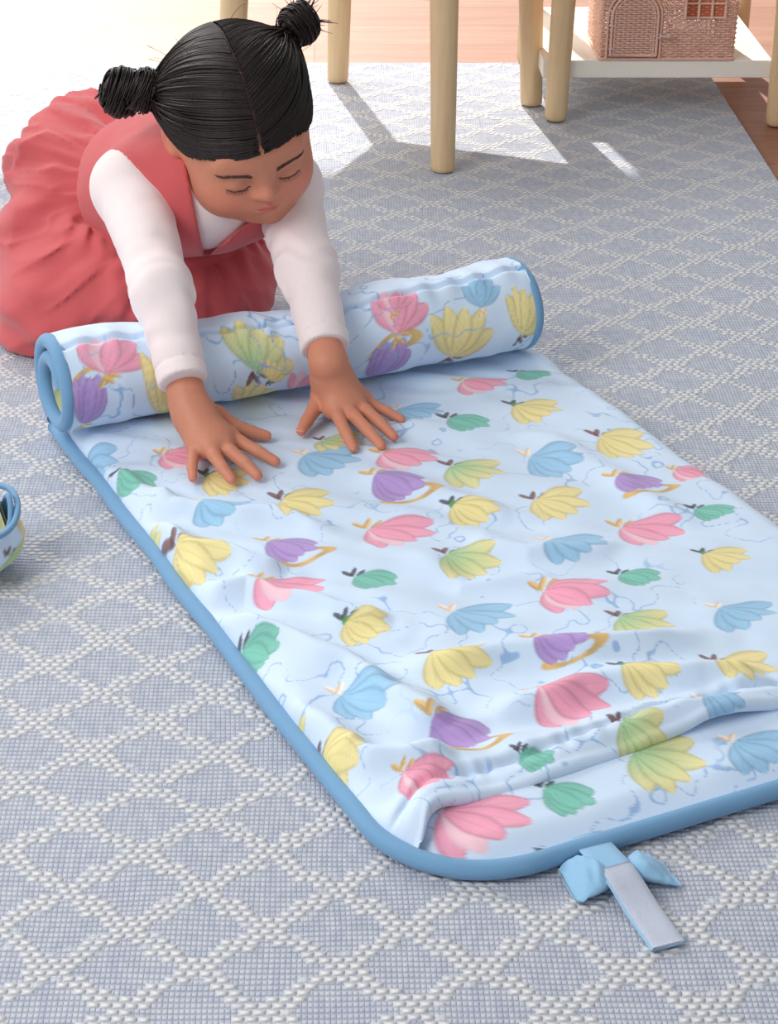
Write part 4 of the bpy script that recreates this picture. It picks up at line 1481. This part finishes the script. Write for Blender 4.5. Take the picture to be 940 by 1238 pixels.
def sleeve_fn(sh, el, cf, r0, r1, r2, seed):
    sh, el, cf = [np.asarray(q, np.float32) for q in (sh, el, cf)]
    ax_ = cf - el; L2 = np.linalg.norm(ax_); ax_ = ax_ / L2
    def fn(p):
        d1 = d_cone(p, sh, el, r0, r1); d2 = d_cone(p, el, cf + ax_ * 0.03, r1, r2 - 0.0004)
        t = np.clip(0.5 + 0.5 * (d2 - d1) / 0.02, 0, 1); d = d2 * (1 - t) + d1 * t - 0.02 * t * (1 - t)
        s_ = (p - sh) @ ((cf - sh) / np.linalg.norm(cf - sh))
        wr = np.sin(s_ * 210 + 5.5 * noise(p[..., 0] * 26, p[..., 1] * 26, p[..., 2] * 26, seed=seed))
        amp = 0.0006 + 0.0017 * np.exp(-((s_ - np.linalg.norm(el - sh)) / 0.045) ** 2)
        d = d - amp * wr * (0.5 + 0.5 * noise(p[..., 0] * 17, p[..., 1] * 17, p[..., 2] * 17, seed=seed + 1)) - 0.0011 * noise(p[..., 0] * 42, p[..., 1] * 42, p[..., 2] * 20, seed=seed + 2)
        a = (p - cf) @ ax_
        d = d - 0.0012 * sstep(-0.0165, -0.0155, a) + 0.0018 * np.exp(-((a + 0.0165) / 0.0012) ** 2)
        return np.maximum(d, a)
    return fn


SH = Field((-0.345, 1.66, 0.02), (0.095, 2.16, 0.34), 0.0022)
for (sh, el, cf, sd_) in ((ShR, ElR, CUFR, 81), (ShL, ElL, CUFL, 91)):
    lo = np.minimum(np.minimum(sh, el), cf) - 0.05; hi = np.maximum(np.maximum(sh, el), cf) + 0.05
    SH.op(sleeve_fn(sh, el, cf, 0.0380, 0.0275, 0.0225, sd_), lo, hi, 0.004)
SH.cone(Wc, Ch, 0.078, 0.067, 0.012)
SH.cone(ShR, ShL, 0.0375, 0.0375, 0.02)
SH.cone(Ch, Nk, 0.054, 0.0415, 0.012)
SH.cone(Nk, Nk + (hd(0, 0.02, -0.02) - Nk) * 0.4, 0.0415, 0.040, 0.01)
# neck opening
nd = (hd(0, 0.02, -0.02) - Nk); nd /= np.linalg.norm(nd)
NK = Nk + nd * 0.020
def neck_cut(p):
    q = p - NK.astype(np.float32); a = q @ nd.astype(np.float32)
    rad = np.linalg.norm(q - a[..., None] * nd.astype(np.float32), axis=-1)
    return np.maximum(-a, rad - 0.047)


SH.op(neck_cut, NK - 0.075, NK + 0.09, 0.0, 's')
sv_, sf_ = SH.mesh(3)
mesh_obj('shirt', sv_, sf_, SHIRTM, girl)

# ---- dress
DRESSM = mat_cloth('coral_linen', (208, 94, 97), rough=0.9, weave=1100, sheen=0.3, bump=0.3, vary=0.08)
dress_seed = 101
N1 = np.cross(AX, [0, 0, 1.0]); N1 /= np.linalg.norm(N1); N2 = np.cross(N1, AX)       # N1: to her right-hand side?, N2: up


def bodice_fn(p):
    w, c = Wc.astype(np.float32), Ch.astype(np.float32)
    d = d_cone(p, w - AX.astype(np.float32) * 0.002, c, 0.084, 0.0725)
    d2 = d_cone(p, ShR.astype(np.float32) + 0, ShL.astype(np.float32), 0.0405, 0.0405)
    t = np.clip(0.5 + 0.5 * (d2 - d) / 0.04, 0, 1); d = d2 * (1 - t) + d * t - 0.04 * t * (1 - t)
    d3 = d_cone(p, c, (c + (Nk - c) * 0.55).astype(np.float32), 0.060, 0.048)
    d = np.minimum(d, d3)
    d = d - 0.0016 * noise(p[..., 0] * 30, p[..., 1] * 30, p[..., 2] * 30, seed=dress_seed)
    a = (p - w) @ AX.astype(np.float32)
    d = np.maximum(d, -a - 0.004)
    return d


BO = Field((-0.33, 1.80, 0.03), (0.09, 2.22, 0.36), 0.0022)
BO.op(bodice_fn, (-0.32, 1.82, 0.04), (0.08, 2.2, 0.34), 0.0)
# armholes
for sh, el, wr in ((ShR, ElR, WrR), (ShL, ElL, WrL)):
    d = (el - sh); d /= np.linalg.norm(d)
    side_ = (sh - (ShR + ShL) / 2); side_ /= np.linalg.norm(side_)
    c = sh + d * 0.012 + side_ * 0.014
    BO.cone(c - side_ * 0.000, c + d * 0.13 + side_ * 0.012, 0.0420, 0.046, 0.004, 's')
    BO.cone(c, c + side_ * 0.08, 0.0420, 0.046, 0.004, 's')
# V neckline at the front (towards the mat)
tip = P(247, 314, 2.0); lft = P(226, 205, 2.0); rgt = P(312, 258, 2.0)
e_l = lft - tip; e_r = rgt - tip
vd = ray(262, 262); vd /= np.linalg.norm(vd)
nl = np.cross(e_l, vd); nl /= np.linalg.norm(nl); nr = np.cross(vd, e_r); nr /= np.linalg.norm(nr)
mid_ = (lft + rgt) / 2 - tip
if nl @ mid_ < 0: nl = -nl
if nr @ mid_ < 0: nr = -nr
def vfn(p):
    q = p - tip.astype(np.float32)
    d = np.maximum(-(q @ nl.astype(np.float32)), -(q @ nr.astype(np.float32)))
    far = (q @ vd.astype(np.float32)) - 0.085
    return np.maximum(d, far)
BO.op(vfn, (-0.25, 1.80, 0.05), (0.05, 2.06, 0.34), 0.0025, 's')
ov, of = BO.mesh(4)
dress = mesh_obj('dress', ov, of, DRESSM, girl)

# skirt
lump = [(P(112, 240, 2.28), (0.098, 0.100, 0.100)), (P(72, 330, 2.245), (0.072, 0.080, 0.085)), (P(150, 330, 2.20), (0.090, 0.080, 0.080)),
        (P(245, 330, 2.17), (0.072, 0.075, 0.075)), (P(110, 372, 2.19), (0.088, 0.070, 0.050)), (P(226, 368, 2.15), (0.062, 0.060, 0.045)),
        (P(85, 190, 2.30), (0.056, 0.070, 0.058)), (P(200, 250, 2.25), (0.10, 0.09, 0.085))]


def skirt_fn(p):
    d = None
    for c, r in lump:
        e = d_ell(p, c.astype(np.float32), np.array(r, np.float32))
        if d is None: d = e
        else:
            t = np.clip(0.5 + 0.5 * (e - d) / 0.045, 0, 1); d = e * (1 - t) + d * t - 0.045 * t * (1 - t)
    q = p - Wc.astype(np.float32)
    a = q @ AX.astype(np.float32); x = q @ N1.astype(np.float32); y = q @ N2.astype(np.float32)
    ang = np.arctan2(y, x); rad = np.hypot(x, y)
    dist = np.hypot(np.clip(-a, 0, 1), np.clip(rad - 0.084, 0, 1))
    gat = np.sin(ang * 30 + 3.0 * noise(ang * 4, dist * 30, seed=103)) * (0.6 + 0.4 * noise(ang * 9, dist * 8, seed=104))
    d = d - 0.0052 * gat * np.exp(-dist / 0.024) * sstep(0.0, 0.004, dist)
    fold = noise(ang * 4.4 + 1.5 * dist * 8, dist * 7, p[..., 2] * 3, seed=105)
    d = d - 0.0125 * fold * sstep(0.01, 0.06, dist) - 0.0024 * noise(ang * 10, dist * 16, seed=106) * sstep(0.005, 0.04, dist)
    rid = 1 - np.abs(noise(ang * 4.2 + 2.0, dist * 9 + 1.0 * ang, seed=111)); rid2 = 1 - np.abs(noise(ang * 7 + 5.0, dist * 13, seed=112))
    d = d - 0.0045 * rid ** 4 * sstep(0.012, 0.05, dist) - 0.0030 * rid2 ** 5 * sstep(0.0, 0.02, dist)
    # puffed crease lines near the hem
    d = d - 0.0040 * np.sin(p[..., 2] * 130 + 5 * noise(p[..., 0] * 14, p[..., 1] * 14, seed=107)) * (1 - sstep(0.03, 0.085, p[..., 2]))
    d = d + 0.010 * np.exp(-(dist / 0.010) ** 2) * (a > -0.02)
    return np.maximum(d, 0.0015 - p[..., 2])


SK = Field((-0.46, 1.86, -0.004), (0.06, 2.42, 0.30), 0.0026)
SK.op(skirt_fn, (-0.46, 1.86, -0.002), (0.06, 2.42, 0.30), 0.0)
bsl, bp_ = SK.box((-0.33, 1.80, 0.03), (0.09, 2.22, 0.30), 0)
SK.op(lambda p: bodice_fn(p) + 0.003, (-0.33, 1.82, 0.03), (0.08, 2.2, 0.30), 0.0, 's')
kv, kf = SK.mesh(2)
kv[:, 2] = np.maximum(kv[:, 2], 0.0006)
mesh_obj('skirt', kv, kf, DRESSM, dress)

# ================================================================== POUCH AT THE LEFT EDGE
pc = G(-42, 690, 0.0)
PR = 0.0525
pouch = empty('fabric_pouch', pc, 'small pale blue printed pouch with a gaping wavy mouth lying left of the mat', 'pouch')
na_, npz = 72, 26
ang = np.linspace(0, 2 * np.pi, na_, endpoint=False)


def pouch_shell(r_off, rim_h, z_min):
    V = np.zeros((npz, na_, 3))
    for i, t in enumerate(np.linspace(0, 1, npz)):
        rad = (PR - r_off) * (0.30 + 0.70 * math.sin(math.pi / 2 * min(1, t * 1.7 + 0.02)) ** 0.7) * (1 - 0.16 * max(0, t - 0.62) / 0.38)
        wav = 1 + (0.030 * np.sin(5 * ang + 1.0) + 0.02 * np.sin(9 * ang + 2)) * t + 0.015 * noise(ang * 2, t * 5 + 0 * ang, seed=7)
        h = z_min + (rim_h + 0.010 * np.sin(3 * ang + 0.6) * t + 0.006 * np.sin(7 * ang) * t) * t
        V[i] = np.stack([pc[0] + rad * wav * np.cos(ang), pc[1] + rad * wav * np.sin(ang), h], -1)
    return V


outer = pouch_shell(0.0, 0.052, 0.0008); inner = pouch_shell(0.0035, 0.049, 0.004)
Vp = np.concatenate([outer, inner[::-1]]).reshape(-1, 3)
cp = np.repeat(BASE[None], len(Vp), 0)
sA = np.tile(ang, 2 * npz) * PR; tA = np.repeat(np.concatenate([np.linspace(0, 1, npz), np.linspace(1, 0, npz)]), na_) * 0.07
paint(cp, sA, tA, [(0.00, 0.045, 'Y', 0.05, 0.05, 0.4), (0.31, 0.03, 'G', 0.045, 0.05, 0.4), (0.25, 0.04, 'P', 0.05, 0.05, 0.4), (0.10, 0.04, 'B', 0.05, 0.05, 0.4)])
cp[npz * na_:] = lin(150, 190, 208)  # darker teal inside: shade of the hollow put into the colour
Fp = [tuple(f) for f in grid_faces(2 * npz, na_, wrap_m=True, flip=True)]
Fp.append(tuple(range(na_))); Fp.append(tuple((2 * npz - 1) * na_ + i for i in reversed(range(na_))))
mesh_obj('pouch_body', Vp, [f[::-1] for f in Fp], PRINT, pouch, colors=cp)
V, Fc = tube(outer[-1] * 0.5 + inner[-1] * 0.5 + [0, 0, 0.0005], 0.0026, 8, closed=True)
mesh_obj('rim_binding', V, Fc, PIPE, pouch)
# folded printed lining standing up inside
fl_ = np.zeros((24, 40, 3)); c_l = np.zeros((24, 40, 3))
for i, t in enumerate(np.linspace(0, 1, 24)):
    a = np.linspace(0.15, 2.2, 40)
    rad = PR * (0.80 - 0.10 * t + 0.05 * np.sin(6 * a + 3 * t))
    fl_[i] = np.stack([pc[0] + rad * np.cos(a), pc[1] + rad * np.sin(a), 0.010 + 0.062 * t * (0.8 + 0.2 * np.sin(2.2 * a))], -1)
cl_ = np.repeat(BASE[None], 960, 0)
paint(cl_, np.tile(np.linspace(0, 0.10, 40), 24), np.repeat(np.linspace(0, 0.06, 24), 40), [(0.02, 0.04, 'Y', 0.05, 0.045, 0.5), (0.06, 0.02, 'G', 0.05, 0.05, 0.5), (0.085, 0.04, 'Y', 0.04, 0.05, 0.4)])
Vl = np.concatenate([fl_.reshape(-1, 3), fl_.reshape(-1, 3) + [-0.0022, -0.0012, 0]])
Fl = list(map(tuple, grid_faces(24, 40))) + [tuple(int(i) + 960 for i in f[::-1]) for f in grid_faces(24, 40)]
mesh_obj('lining', Vl, Fl, PRINT, pouch, colors=np.concatenate([cl_, cl_]))
a = np.linspace(-0.9, 1.0, 20)
pts = np.c_[pc[0] + (PR + 0.001) * 0.93 * np.cos(a), pc[1] + (PR + 0.001) * 0.93 * np.sin(a), 0.0585 + 0.004 * np.sin(3 * a) + 0.004 * a]
V, Fc = tube(pts, 0.0028, 9)
mesh_obj('drawstring', V, Fc, PIPE, pouch)
